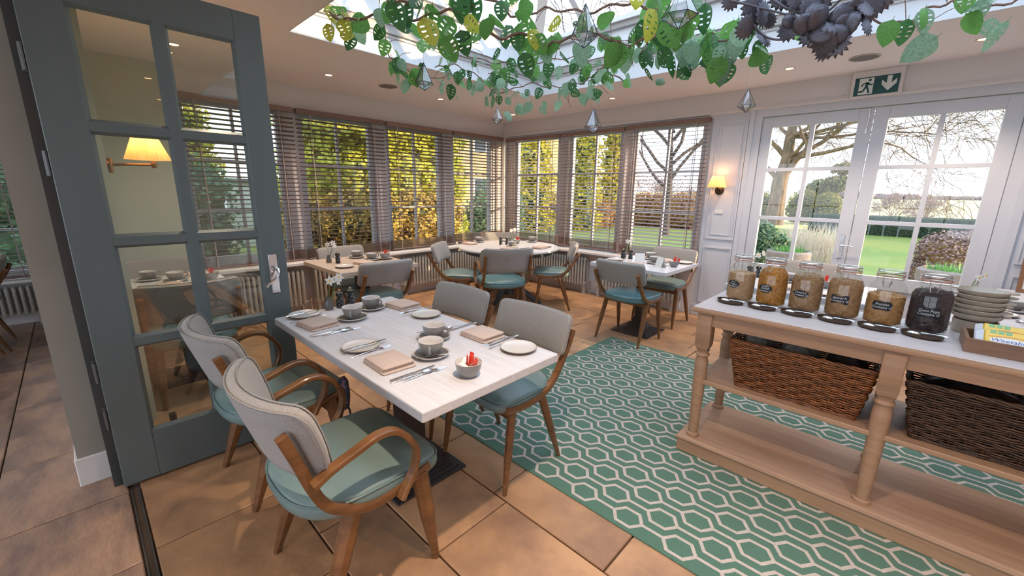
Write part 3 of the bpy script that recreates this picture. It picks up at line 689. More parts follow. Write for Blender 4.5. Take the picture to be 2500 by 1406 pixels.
def side_chair(name='dining_chair', vin='vinyl'):
    t = thing(name, '', 'chair')
    q = MB().use(vin); cushion(q, seat_outline, .425, .492); s = q.build('seat', t, smooth='all')
    q = MB().use('piping' if False else vin); O = [(x*1.012, y*1.012, .478) for x, y in outline_pts(seat_outline, 44)]; q.tube(O, .0035, 5, closed=True); q.build('piping', s, smooth='all')
    prof = [(-.314, .735), (-.264, .636), (-.213, .561), (-.162, .496), (-.098, .455), (-.01, .434), (.085, .433), (.20, .450)]
    for sg in (-1, 1):
        u0, u1 = (.216, .247) if sg > 0 else (-.247, -.216)
        q = MB().use('oak'); ribbon(q, prof, u0, u1, .034); q.build('side_frame', t, smooth=True)
        q = MB().use('oak'); leg(q, (sg*.225, .150, .432), (sg*.240, .212, 0), .023, .011); q.build('leg', t, smooth=True)
        q = MB().use('oak'); leg(q, (sg*.222, -.075, .43), (sg*.240, -.227, 0), .023, .011); q.build('leg', t, smooth=True)
    q = MB().use('oak'); q.box(-.22, .22, .135, .165, .385, .428); q.box(-.22, .22, -.10, -.07, .385, .428); q.build('seat_rail', t)
    # backrest: slab leaning back, gently curved
    def surf(a, b):
        z = .725+b*.985; yb = -.262-.36*b*.9; y = yb + .62*a*a - .008
        nn = Vector((-1.1*a, .95, .33)).normalized()
        return Vector((a, y, z)), nn
    O = dense_rrect(.262, .108, .035)
    q = MB().use('fabric'); pad(q, O, surf, .046); b = q.build('backrest', t, smooth='all')
    q = MB().use('fabric_light'); P = []
    for a, c in O: p, nn = surf(a*.99, c*.99); P.append(p+nn*.013)
    q.tube(P, .003, 4, closed=True); q.build('piping', b, smooth='all')
    return t
def arm_chair(name='armchair'):
    t = thing(name, '', 'chair')
    so = lambda a: seat_outline(a, .262, .255, -.27)
    q = MB().use('vinyl'); cushion(q, so, .405, .482, .02, 48); s = q.build('seat', t, smooth='all')
    q = MB().use('vinyl'); q.tube([(x*1.0, y*1.0, .466) for x, y in outline_pts(so, 48)], .004, 5, closed=True); q.build('piping', s, smooth='all')
    band = [(-.296, .785), (-.264, .69), (-.233, .588), (-.200, .512), (-.149, .46), (-.075, .423), (-.017, .414), (.045, .420), (.11, .432), (.185, .452)]
    armp = [(-.238, .612), (-.177, .641), (-.10, .664), (-.03, .684), (.03, .676), (.08, .632), (.113, .565), (.100, .492), (.066, .437), (.046, .402)]
    for sg in (-1, 1):
        u = lambda a, b: (a, b) if sg > 0 else (-b, -a)
        q = MB().use('oak'); ribbon(q, band, *u(.243, .274), .033); q.build('side_frame', t, smooth=True)
        q = MB().use('oak'); ribbon(q, armp, *u(.274, .310), .022); q.build('armrest', t, smooth=True)
        q = MB().use('brass'); q.tube([(sg*.276, .055, .418), (sg*.300, .055, .418)], .007, 8); q.build('bolt', t)
        q = MB().use('oak'); leg(q, (sg*.248, .150, .440), (sg*.252, .212, 0), .032, .013); q.build('leg', t, smooth=True)
        q = MB().use('oak'); leg(q, (sg*.215, -.085, .425), (sg*.235, -.235, 0), .034, .014); q.build('leg', t, smooth=True)
    q = MB().use('oak'); q.box(-.24, .24, .13, .165, .365, .408); q.box(-.22, .22, -.11, -.075, .365, .408); q.build('seat_rail', t)
    Rr = .38
    def surf(a, b):
        th = a/Rr*.92; rr = .34
        z = .725+b*.97; lean = -.30*b
        x = rr*sin(th)*1.08; y = -.298+rr*(1-cos(th))*.82+lean-.0*b
        nn = Vector((-sin(th), cos(th), .28)).normalized()
        return Vector((x, y, z)), nn
    O = dense_rrect(.375, .135, .055)
    # bottom edge pulled in, as on the photo's shell
    O = [(a*(1-.10*(b < 0)*abs(b)/.135), b) for a, b in O]
    q = MB().use('fabric'); pad(q, O, surf, .050); b = q.build('backrest', t, smooth='all')
    for off in (.019, -.019):
        q = MB().use('piping'); P = []
        for a, c in O: p, nn = surf(a*.992, c*.992); P.append(p+nn*off)
        q.tube(P, .0032, 4, closed=True); q.build('piping', b, smooth='all')
    return t
PC, PA = Proto(side_chair()), Proto(arm_chair())
def face(dx, dy): return math.atan2(dy, dx)-pi/2      # rotation for a chair that looks along (dx, dy)
PA.put((-1.43, .60, 0), 0, 'near armchair with bentwood arms, right end of the big pale table, at front left', 'bentwood armchairs')
PA.put((-2.22, .60, 0), radians(2), 'armchair with bentwood arms close to the grey door, a patterned strap hanging on its seat', 'bentwood armchairs')
PA.put((-3.34, 3.34, 0), face(-.87, .5), 'bentwood armchair with bright teal seat in front of the round table, back to the camera', 'bentwood armchairs')
PA.put((-3.63, .47, 0), face(-1, .03), 'armchair seen from behind through the lower panes of the grey door', 'bentwood armchairs')
PC.put((-1.465, 1.47, 0), pi, 'side chair on the rug at far right side of the big pale table', 'side chairs')
PC.put((-2.12, 1.49, 0), pi+radians(1), 'grey backed side chair tucked at the far left side of the big pale table', 'side chairs')
PC.put((-1.925, 3.78, 0), radians(-2), 'side chair with bright blue seat in front of the small table by the pilaster', 'side chairs')
PC.put((-1.955, 4.60, 0), pi, 'side chair between the small pilaster table and the radiator', 'side chairs')
PC.put((-3.64, 1.92, 0), face(-1, .06), 'side chair seen from behind at the small table beside the left blinds', 'side chairs')
PC.put((-4.33, 2.02, 0), face(1, 0), 'side chair between the small left table and the window blinds', 'side chairs')
PC.put((-3.93, 3.20, 0), face(.82, .57), 'side chair at left of the round table, turned sideways', 'side chairs')
PC.put((-3.26, 4.20, 0), face(-.78, -.62), 'side chair at right of the round table, its back to the pilaster', 'side chairs')
PC.put((-4.42, 4.42, 0), face(.75, -.66), 'side chair hidden behind the round table in the window corner', 'side chairs')
PC.put((-4.52, .47, 0), face(1, 0), 'side chair beyond the table seen through the grey door', 'side chairs')
PC.put((-5.90, -.80, 0), pi, 'pale backed chair in the side room, the farther one', 'side chairs')
PC.put((-5.35, -.84, 0), pi, 'pale backed chair in the side room, the nearer one', 'side chairs')
PC.put((-.62, 4.62, 0), pi, 'side chair behind the jars, at the table before the garden doors', 'side chairs')
for o in list(col.objects):                 # two seats show the brighter blue vinyl
    if o.get('label', '').startswith(('side chair with bright blue', 'bentwood armchair with bright teal')):
        for ch in o.children:
            if ch.name.startswith('seat') and not ch.name.startswith('seat_rail'):
                me = ch.data.copy(); ch.data = me; me.materials[0] = MT['vinyl_blue']
                ch['label'] = 'brighter blue vinyl seat'
                for g in ch.children: g.data = g.data.copy(); g.data.materials[0] = MT['vinyl_blue']
# ================================================================ TABLES
def stepped_base(t, cx, cy, hw, hd, ribs=True):
    q = MB().use('iron'); q.box(cx-hw, cx+hw, cy-hd, cy+hd, 0, .012, .004)
    for k in range(1, 6): f = 1-.13*k; q.box(cx-hw*f, cx+hw*f, cy-hd*f, cy+hd*f, .012+.004*(k-1), .012+.004*k)
    q.build('base_plate', t)
def rect_table(name, label, x0, x1, y0, y1, wood='limed_wood', h=.75, th=.04, base=None, col_w=.055, pyramid=False, grp=None):
    cx, cy = (x0+x1)/2, (y0+y1)/2
    t = thing(name, label, 'table', (cx, cy, 0), 0, grp); w, d = (x1-x0)/2, (y1-y0)/2
    MB().use(wood).box(-w, w, -d, d, h-th, h, .004).build('tabletop', t)
    bxx, byy = base or (0, 0)
    if pyramid:
        q = MB().use('iron'); q.box(bxx-.21, bxx+.21, byy-.21, byy+.21, 0, .012, .003)
        R = []
        for s_, z in ((.19, .012), (.10, .05), (.055, .11), (.04, .16)): R.append([(bxx-s_, byy-s_, z), (bxx+s_, byy-s_, z), (bxx+s_, byy+s_, z), (bxx-s_, byy+s_, z)])
        q.rings(R); q.build('base_plate', t)
    else: stepped_base(t, bxx, byy, .21, .21)
    MB().use('iron').box(bxx-col_w, bxx+col_w, byy-col_w, byy+col_w, .02, h-th-.006, .006).build('column', t)
    MB().use('iron').box(bxx-.2, bxx+.2, byy-.14, byy+.14, h-th-.008, h-th).build('mounting_plate', t)
    return t
rect_table('dining_table', 'big pale rectangular table in the foreground beside the grey door', -2.50, -1.055, .692, 1.425, base=(.04, 0), col_w=.06, grp='pale square edged tables')
rect_table('dining_table', 'small pale square table with pyramid base next to the pilaster', -2.38, -1.55, 3.70, 4.47, pyramid=True, col_w=.038, grp='pale square edged tables')
rect_table('dining_table', 'small warm toned table standing against the left blinds', -4.36, -3.50, 1.53, 2.32, 'limed_warm', grp='pale square edged tables')
rect_table('dining_table', 'small table seen through the panes of the grey door', -4.36, -3.62, .21, .78, grp='pale square edged tables')
rect_table('dining_table', 'pale table behind the cereal jars before the garden doors', -1.02, -.10, 3.62, 4.36, base=(0, .05), grp='pale square edged tables')
rect_table('dining_table', 'pale table behind the stack of eared dishes at right', .26, 1.15, 3.50, 4.30, grp='pale square edged tables')
t = thing('round_table', 'large round white table on a blue grey pedestal in the window corner', 'table', (-3.84, 3.97, 0))
MB().use('limed_wood').lathe([(.0001, .72), (.655, .72), (.675, .728), (.675, .742), (.668, .75), (.0001, .75)], 56, cap=False).build('tabletop', t, smooth=True)
MB().use('iron_blue').lathe([(.56, .66), (.58, .665), (.585, .72), (.56, .722)], 48, cap=False).build('apron', t, smooth=True)
MB().use('iron_blue').lathe([(.10, .64), (.07, .60), (.055, .5), (.085, .36), (.095, .28), (.06, .20), (.09, .17), (.09, .10), (.03, .08)], 20).build('pedestal', t, smooth=True)
for k in range(4):
    a = radians(20+90*k); u = V(cos(a), sin(a), 0)
    q = MB().use('iron_blue'); P = [u*.05+V(0, 0, .22), u*.16+V(0, 0, .20), u*.28+V(0, 0, .12), u*.40+V(0, 0, .045), u*.48+V(0, 0, .022)]
    q.tube(smoothpts(P, 4), [.05]*5+[.045]*4+[.035]*4+[.024]*4, 8, flat=.8); q.build('foot', t, smooth=True)
# ================================================================ TABLEWARE
TZ = .75
def mk_cup():
    t = thing('coffee_cup', '', 'cup')
    MB().use('china_grey').lathe([(.022, 0), (.026, .002), (.0265, .006), (.040, .022), (.047, .042), (.0485, .058)], 28, cap=False).build('bowl', t, smooth=True)
    MB().use('china').lathe([(.0485, .058), (.0475, .0595), (.046, .058), (.044, .042), (.037, .024), (.02, .010), (.0001, .008)], 28, cap=False).build('lining', t, smooth=True)
    q = MB().use('china_grey'); q.tube(smoothpts([(.044, 0, .046), (.060, 0, .050), (.068, 0, .038), (.060, 0, .024), (.041, 0, .020)], 4), .0045, 7); q.build('handle', t, smooth=True)
    return t
def mk_saucer():
    t = thing('saucer', '', 'saucer')
    MB().use('china_dark').lathe([(.0001, .005), (.03, .006), (.05, .008), (.068, .0145)], 32, cap=False).build('well', t, smooth=True)
    MB().use('china').lathe([(.068, .0145), (.075, .0185), (.0765, .0175), (.068, .010), (.045, .002), (.0001, .001)], 32, cap=False).build('rim', t, smooth=True)
    return t
def mk_plate():
    t = thing('side_plate', '', 'plate')
    MB().use('china').lathe([(.0001, .006), (.055, .006), (.066, .009), (.076, .015)], 40, cap=False).build('well', t, smooth=True)
    MB().use('china_rim').lathe([(.076, .015), (.0785, .0155), (.0785, .013), (.068, .006), (.05, .0005), (.0001, .0005)], 40, cap=False).build('rim', t, smooth=True)
    return t
def mk_napkin():
    t = thing('folded_napkin', '', 'napkin')
    for k in range(3):
        n = 9; q = MB().use('napkin'); R = []
        w, d = .092-.003*k, .075-.002*k; ox = (.004, -.006, .002)[k]; z = .001+.0085*k
        for f, dz in ((.97, 0), (1, .002), (1, .006), (.97, .0082), (.5, .0088)):
            r = []
            for a, b in rrect(w, d, .010, 2):
                r.append((a*f+ox, b*f, z+dz+.0016*sin(a*38+k)+.002*(a > 0)*(k > 0)))
            R.append(r)
        q.rings(R); q.build('fold', t, smooth='all')
    return t
def mk_knife():
    t = thing('table_knife', '', 'knife')
    MB().use('steel').rings([[(x, s*y*.0065*w, z*.0035*w+.0035) for s, y, z in ((1, 1, 0), (1, .7, 1), (1, -.7, 1), (1, -1, 0), (1, -.7, -.9), (1, .7, -.9))] for x, w in ((-.11, .6), (-.106, 1), (-.05, .85), (-.005, .7))]).build('grip', t, smooth=True)
    MB().use('steel').prism([(-.005, -.004), (.07, -.008), (.095, -.006), (.105, .003), (.098, .005), (-.005, .004)], .0025, .004).build('blade', t)
    return t
def handle(mb):
    return mb.rings([[(x, y*w*.0052, .002+z*.0018+h) for y, z in ((1, 0), (.6, 1), (-.6, 1), (-1, 0), (-.6, -1), (.6, -1))] for x, w, h in ((-.10, .5, 0), (-.096, 1, 0), (-.05, .8, .003), (0, .45, .006), (.035, .45, .004))])
def mk_fork():
    t = thing('table_fork', '', 'fork')
    handle(MB().use('steel')).build('grip', t, smooth=True)
    q = MB().use('steel'); q.prism([(.035, -.003), (.05, -.010), (.058, -.011), (.058, .011), (.05, .010), (.035, .003)], .004, .0055)
    for y in (-.0093, -.0031, .0031, .0093): q.tube([(.057, y, .0045), (.075, y, .002), (.097, y*.9, .006)], [.0016, .0014, .0007], 5)
    q.build('tines', t, smooth=True); return t
def mk_spoon(name='table_spoon', k=1.0):
    t = thing(name, '', 'spoon')
    q = handle(MB().use('steel')); o = q.build('grip', t, smooth=True)
    q = MB().use('steel'); n = 16; R = []
    for f, z in ((1, .006), (.75, .0028), (.4, .001), (.05, .0005)): R.append([(.060+.027*f*cos(2*pi*j/n), .0165*f*sin(2*pi*j/n), z) for j in range(n)])
    R2 = [[(x, y, z+.0012) for x, y, z in r] for r in R][::-1]
    q.rings(R[::-1]+R2[::-1] if False else [[(p[0], p[1], p[2]) for p in r] for r in R[::-1]]+[[(x, y, z+.0012) for x, y, z in r] for r in R]); q.build('spoon_bowl', t, smooth=True)
    if k != 1: t.scale = (k, k, k)
    return t
def mk_mill():
    t = thing('pepper_mill', '', 'mill')
    MB().use('black_gloss').lathe([(.0001, 0), (.025, 0), (.026, .006), (.0235, .012), (.0255, .018), (.025, .028), (.021, .035), (.0255, .042), (.0255, .052), (.019, .062), (.0155, .070)], 24, cap=False).build('body', t, smooth=True)
    MB().use('black_gloss').lathe([(.0155, .070), (.013, .073), (.022, .080), (.0255, .090), (.024, .101), (.016, .108), (.006, .110)], 24, cap=False).build('mill_head', t, smooth=True)
    MB().use('knob_wood').lathe([(.004, .109), (.0075, .113), (.0085, .118), (.006, .1235), (.0001, .125)], 14, cap=False).build('knob', t, smooth=True)
    return t
def mk_bowl():
    t = thing('sugar_bowl', '', 'bowl')
    MB().use('china_grey').lathe([(.0001, 0), (.028, 0), (.040, .012), (.052, .036), (.057, .062), (.0575, .066)], 32, cap=False).build('shell', t, smooth=True)
    MB().use('china').lathe([(.0575, .066), (.056, .067), (.054, .062), (.047, .034), (.035, .016), (.0001, .010)], 32, cap=False).build('lining', t, smooth=True)
    return t
def mk_sachet(colr):
    t = thing('sugar_sachet', '', 'sachet')
    q = MB().use(colr); q.rings([[(-.009*w, -.0035*h, z), (.009*w, -.0035*h, z), (.009*w, .0035*h, z), (-.009*w, .0035*h, z)] for z, w, h in ((0, 1, .1), (.006, 1, .15), (.015, 1, 1), (.055, 1, 1), (.064, 1, .15), (.072, 1.1, .1))]); q.build('packet', t)
    return t
def mk_flower_vase():
    t = thing('flower_vase', '', 'vase')
    MB().use('china_dark').lathe([(.0001, 0), (.024, 0), (.026, .03), (.018, .05), (.015, .068), (.018, .075)], 20, cap=False).build('vessel', t, smooth=True)
    rr = random.Random(3)
    for k, (x, y, z, ax) in enumerate(((.035, -.03, .185, -.9), (.075, .0, .20, -.3), (.05, .03, .17, .4))):
        q = MB().use('stem_green'); q.tube(smoothpts([(0, 0, .01), (x*.3, y*.3, .07), (x*.8, y*.8, z-.02), (x, y, z)], 3), .002, 5); q.build('stem', t, smooth=True)
        q = MB().use('petal'); N = Vector((cos(ax)*.8, sin(ax)*.8-.4, .35)).normalized(); U = N.orthogonal().normalized(); W_ = N.cross(U); c = V(x, y, z)
        for j in range(6):
            a = 2*pi*j/6; d = (U*cos(a)+W_*sin(a))*1.15; e_ = N.cross(d)
            q.add([c+N*.003, c+d*.014+e_*.008+N*.002, c+d*.028+N*.004, c+d*.014-e_*.008+N*.002], [(0, 1, 2, 3)])
        h = q.build('blossom', t); q = MB().use('petal_centre'); q.tube([c, c+N*.009], [.004, .007], 8); q.build('corona', h)
    return t
_SC = dict(coffee_cup=1.14, saucer=1.09, side_plate=1.08, pepper_mill=.93, sugar_bowl=.93)
P_cup, P_sau, P_pla, P_nap, P_kni, P_for, P_spo = (Proto(f()) for f in (mk_cup, mk_saucer, mk_plate, mk_napkin, mk_knife, mk_fork, mk_spoon))
P_tsp = Proto(mk_spoon('teaspoon', .62)); P_mil, P_bow, P_vas = Proto(mk_mill()), Proto(mk_bowl()), Proto(mk_flower_vase())
for _p in (P_cup, P_sau, P_pla, P_mil, P_bow):
    k_ = _SC[_p.o.name]; _p.o.scale = (k_, k_, k_)
P_red, P_whi, P_bro = Proto(mk_sachet('red_paper')), Proto(mk_sachet('white_paper')), Proto(mk_sachet('brown_paper'))
g1 = 'table settings on the big pale table'
def cupset(x, y, lab, rz=0, tz=TZ, sp=True, g=None, spr=.6):
    P_sau.put((x, y, tz), 0, 'grey saucer, ' + lab, g or g1)
    P_cup.put((x, y, tz+.0072), rz, 'grey coffee cup, ' + lab, g or g1)
    if sp:
        o = P_tsp.put((x+.055*cos(spr), y+.055*sin(spr), tz+.019), spr+pi+1.2, 'teaspoon on saucer, ' + lab, g or g1)
cupset(-2.182, 1.00, 'near left seat of the big pale table', -.6, spr=-2.2)
cupset(-2.30, 1.175, 'beside the mills on the big pale table', .4, spr=2.6)
cupset(-1.608, 1.14, 'inner of the pair in the middle of the big pale table', .5, spr=3.0)
cupset(-1.436, 1.00, 'next to the sugar bowl on the big pale table', -.7, spr=-.1)
for (x, y), l in (((-2.425, .83), 'pale side plate at the table corner touching the grey door'), ((-1.735, .822), 'pale side plate between the two napkins on the near edge of the big table'),
                  ((-1.955, 1.335), 'pale side plate on the far edge before the tucked side chair'), ((-1.217, 1.332), 'pale side plate at the lamp lit right end of the big table')):
    P_pla.put((x, y, TZ), 0, l, g1)
for (x, y), a, l in (((-2.212, .815), .12, 'folded beige napkin near the left end of the big table, by the armchair'), ((-1.485, .822), -.05, 'folded beige napkin on the near edge before the closest armchair'),
                     ((-2.222, 1.342), .1, 'folded beige napkin at the far edge beyond the mills'), ((-1.468, 1.335), .0, 'folded beige napkin beside the lamp lit plate')):
    P_nap.put((x, y, TZ), a+pi/2*0, l, g1)
up = pi/2
def lay(P, x, y, rz, l, z=TZ): return P.put((x, y, z), rz, l, g1)
lay(P_kni, -2.05, .825, up+.03, 'table knife right of the left napkin on the big table'); lay(P_spo, -2.025, .822, up-.12, 'spoon crossing the knife by the left napkin')
lay(P_for, -1.66, .835, up+.05, 'fork beside the middle side plate on the near edge'); lay(P_kni, -1.715, .84, up+.05, 'butter knife resting across the middle side plate', TZ+.016)
lay(P_kni, -1.335, .845, up+.02, 'table knife nearest the front corner of the big table'); lay(P_spo, -1.31, .830, up-.10, 'spoon lying against the knife at the front corner')
lay(P_for, -1.295, .87, up-.02, 'fork under the spoon at the front corner'); lay(P_for, -2.012, .86, up-.04, 'fork under the spoon by the left napkin')
lay(P_kni, -1.315, 1.335, -up+.05, 'butter knife leaning over the lamp lit plate', TZ+.014); lay(P_for, -1.36, 1.33, -up, 'fork between the right napkin and lit plate')
lay(P_kni, -1.645, 1.345, -up+.03, 'table knife left of the napkin on the far right side'); lay(P_spo, -1.675, 1.34, -up-.05, 'spoon left of the napkin on the far right side')
lay(P_kni, -2.04, 1.33, -up+.02, 'butter knife across the far edge side plate', TZ+.014); lay(P_for, -2.085, 1.33, -up-.03, 'fork beside the far edge side plate')
lay(P_kni, -2.43, .835, up+.08, 'butter knife across the corner plate by the door', TZ+.016); lay(P_for, -2.345, .82, up+.08, 'fork beside the corner plate by the door')
P_mil.put((-2.462, 1.055, TZ), 0, 'black pepper mill on the big table, the one nearer the camera', g1)
P_mil.put((-2.478, 1.130, TZ), 0, 'black salt mill on the big table, the one behind', g1)
P_vas.put((-2.465, .985, TZ), .75, 'small dark vase of white narcissus left of the two black mills', g1)
def bowlset(x, y, lab, g, tz=TZ, a0=0, reds=((.0, 0), (.022, .01), (.012, -.014))):
    P_bow.put((x, y, tz), a0, 'grey sugar bowl with sachets, ' + lab, g)
    i = 0
    for P, dx, dy, tl, ta, nm in ((P_red, .002, .012, .12, .3, 'upright red'), (P_red, -.018, .008, -.35, 2.4, 'left leaning red'), (P_red, .030, -.002, .5, -.1, 'right leaning red'), (P_whi, -.022, -.022, .95, 3.6, 'left white'), (P_whi, .026, -.026, 1.2, 5.0, 'right white'), (P_bro, .0, .010, 1.0, 1.5, 'brown')):
        o = P.put((x+dx*.7, y+dy*.7, tz+.028+(.014 if tl > .9 else 0)), ta, nm+' sachet in the bowl ' + lab, 'sugar sachets '+lab)
        o.rotation_euler = (tl if tl > .9 else 0, tl if tl <= .9 else 0, ta)
        if tl > .9: o.scale = (1.1, .9, .55)
bowlset(-1.165, .985, 'at the front of the big pale table', g1)
# ---- other tables, further away
def small_set(cups=(), mills=(), plates=(), naps=(), vase=None, bowl=None, forks=(), place=''):
    g = 'table settings ' + place
    for i, (x, y) in enumerate(cups): cupset(x, y, ('left' if i == 0 else 'right' if i == 1 else 'far')+' one '+place, .5+i, g=g, sp=False)
    for i, (x, y) in enumerate(mills): P_mil.put((x, y, TZ), 0, ('black pepper mill, left of pair, ', 'black salt mill, right of pair, ')[i]+place, g)
    for i, (x, y) in enumerate(plates): P_pla.put((x, y, TZ), 0, ('side plate near the front edge ', 'side plate near the back edge ')[i]+place, g)
    for i, (x, y) in enumerate(naps): P_nap.put((x, y, TZ), .2+i*1.5, ('nearer folded napkin ', 'farther folded napkin ', 'third folded napkin ')[i]+place, g)
    for i, (x, y, a) in enumerate(forks): (P_for, P_kni, P_spo)[i % 3].put((x, y, TZ), a, ('fork ', 'knife ', 'spoon ')[i % 3]+'laid '+place, g)
    if vase: P_vas.put((*vase, TZ), .3, 'small glass vase of white flowers '+place, g)
    if bowl: bowlset(bowl[0], bowl[1], place, g)
small_set(cups=((-2.02, 4.36), (-1.86, 4.12)), mills=((-2.26, 4.18), (-2.19, 4.22)), plates=((-2.25, 4.0), (-1.65, 4.38)), naps=((-1.95, 3.84), (-1.86, 4.32)), vase=(-2.30, 4.28), bowl=(-1.64, 4.08), forks=((-1.75, 4.05, 1), (-1.72, 4.1, 1.1)), place='on the small table next to the pilaster')
P_whi2 = P_nap
small_set(cups=((-4.21, 2.02), (-3.96, 2.06)), mills=((-4.02, 1.735),), plates=((-3.76, 1.68), (-3.95, 2.2)), naps=((-3.80, 1.90), (-3.62, 2.05)), vase=(-4.10, 1.68), bowl=(-3.98, 2.22), forks=((-3.7, 2.1, 0), (-3.7, 2.14, .1)), place='on the small table by the left blinds')
small_set(cups=((-4.20, .33), (-4.03, .47)), naps=((-3.82, .42), (-4.22, .62)), bowl=(-3.93, .68), plates=((-3.75, .3),), forks=((-3.75, .62, 0),), place='on the table seen through the door panes')
small_set(cups=((-4.40, 3.94), (-3.74, 3.93), (-3.93, 4.55)), mills=((-4.02, 4.0), (-3.96, 4.06)), plates=((-4.27, 4.35), (-3.46, 4.28)), naps=((-3.58, 3.70), (-3.42, 4.12), (-4.33, 3.70)), vase=(-4.02, 4.18), bowl=(-3.95, 4.24), place='on the round corner table')
small_set(cups=((-.66, 4.10), (-.25, 3.80)), mills=((-.96, 4.08), (-.90, 4.12)), naps=((-.62, 3.78),), vase=(-.98, 4.22), bowl=(-.41, 4.05), plates=((-.4, 3.75),), place='on the table behind the cereal jars')
small_set(cups=((.58, 4.12), (.74, 3.85)), naps=((.72, 3.66),), vase=(.36, 4.22), plates=((.5, 3.92), (.85, 4.15)), forks=((.62, 3.75, 1.4), (.60, 3.7, 1.5), (.57, 3.72, 1.6)), place='on the table behind the eared dishes')
# white folded cards on the small pilaster table
for i, (x, y, a) in enumerate(((-2.0, 4.06, .4), (-1.73, 3.97, -.5))):
    t = thing('menu_card', ('white folded card standing near the mills of the pilaster table', 'white folded card standing at the front of the pilaster table')[i], 'card', (x, y, TZ), a, 'white cards on the small table')
    q = MB().use('white_paper'); 
    for s in (-1, 1): q.add([(-.05, s*.03, 0), (.05, s*.03, 0), (.05, s*.001, .10), (-.05, s*.001, .10), (-.05, s*.029, 0), (.05, s*.029, 0), (.05, 0, .10), (-.05, 0, .10)], [(0, 1, 2, 3), (4, 7, 6, 5)])
    q.build('leaflet', t)
# sideboard with a framed print, far right
t = thing('sideboard', 'grey painted sideboard top at the far right by the garden doors', 'sideboard', (1.35, 4.90, 0))
MB().use('joinery').box(-.75, .75, -.24, .22, .72, .75, .005).build('worktop', t); MB().use('joinery').box(-.72, .72, -.21, .21, .03, .72, .003).build('cabinet', t)
for k in range(3): MB().use('joinery').box(-.70+.475*k, -.245+.475*k, -.225, -.21, .06, .70, .004).build('door', t)
t = thing('framed_print', 'small colourful print in a brown wooden frame at the right edge', 'picture', (.86, 5.02, .751), 0); t.rotation_euler = (radians(-12), 0, 0)
q = MB().use('frame_wood'); q.box(-.17, .17, -.012, .012, 0, .025); q.box(-.17, .17, -.012, .012, .245, .27); q.box(-.17, -.145, -.012, .012, .025, .245); q.box(.145, .17, -.012, .012, .025, .245); q.build('frame', t)
MB().use('white_paper').box(-.145, .145, -.004, .008, .025, .245).build('mount', t)
for i in range(3):
    for j in range(4):
        MB().use(('print_blue', 'print_red', 'green_ink', 'blue_ink')[(i*2+j) % 4]).box(-.13+.065*j, -.075+.065*j, -.0055, -.004, .04+.065*i, .09+.065*i).build('print_motif', t)
# strap hanging on the second armchair, plug on the floor
t = thing('patterned_pouch', 'small dark patterned pouch with black loop hanging on the armchair seat by the door', 'bag', (-1.99, .83, .47))
q = MB().use('patterned'); R = []
for z, w, d in ((-.14, .02, .008), (-.12, .05, .018), (-.05, .065, .024), (.02, .055, .02), (.05, .02, .01)): R.append([(a, b, z+.02*sin(a*30)) for a, b in [(w*cos(2*pi*k/14), d*sin(2*pi*k/14)) for k in range(14)]])
q.rings(R); q.build('pouch', t, smooth='all'); q = MB().use('black_gloss'); q.tube([(.05*cos(a)+.01, .01*sin(a), -.17+.055*sin(a)) for a in [2*pi*k/20 for k in range(20)]], .005, 6, closed=True); q.build('loop', t, smooth=True)
t = thing('cable_plug', 'black plug with dark cable and yellow tag on the floor behind the grey door', 'plug', (-3.16, .24, 0))
MB().use('plastic_black').box(-.02, .02, -.02, .015, .02, .075, .006).build('plug', t)
q = MB().use('plastic_black'); q.tube(smoothpts([(0, 0, .03), (.03, .03, .012), (.08, .07, .006), (.13, .12, .006)]), .004, 6); q.build('cable', t, smooth=True)
MB().use('yellow_tag').box(.10, .16, .09, .13, .002, .008).build('cable_tag', t)
# ================================================================ RUG
t = thing('hexagon_rug', 'large flat woven green rug with cream interlocking hexagon outlines', 'rug', (0, 0, 0))
RX0, RX1, RY0, RY1 = -2.05, 1.55, 1.475, 3.68
MB().use('rug_green').box(RX0, RX1, RY0, RY1, .0, .008, .003).build('base_weave', t)
q = MB().use('rug_cream'); zt = .0086; Px, Py = .238, .1018; w_ = .0078
def strip(P, w=w_, closed=False, dz=0):
    n = len(P); L = []; Rr = []
    for i in range(n):
        a = Vector(P[i-1 if (i or closed) else i]); b = Vector(P[i]); c = Vector(P[(i+1) % n if (i < n-1 or closed) else i])
        d1 = (b-a).normalized() if (b-a).length > 0 else (c-b).normalized(); d2 = (c-b).normalized() if (c-b).length > 0 else d1
        nn = Vector((-(d1+d2).y, (d1+d2).x)).normalized(); k = w/max(.5, nn.dot(Vector((-d1.y, d1.x))))
        L.append((b.x+nn.x*k, b.y+nn.y*k, zt+dz)); Rr.append((b.x-nn.x*k, b.y-nn.y*k, zt+dz))
    o = L+Rr; m = n if closed else n-1
    q.add(o, [(n+i, n+(i+1) % n, (i+1) % n, i) for i in range(m)])
hw, hf, hh = .0695, .0345, .0495
row = 0; y = 1.552
while y < RY1-.05:
    x = -.715-Px*8+(Px/2 if row % 2 else 0)
    while x < RX1:
        pts = [(x+hw, y), (x+hf, y+hh), (x-hf, y+hh), (x-hw, y), (x-hf, y-hh), (x+hf, y-hh)]
        if x-hw > RX0+.03 and x+hw < RX1-.02: strip(pts, closed=True)
        a, b = x+hw, x+Px-hw
        if a > RX0+.02 and b < RX1-.02: strip([(a, y), (b, y)], dz=.0005)
        elif b > RX0+.05 and a < RX0+.05: strip([(RX0+.03, y), (b, y)], dz=.0005)
        x += Px
    y += Py; row += 1
q.build('hexagon_pattern', t)
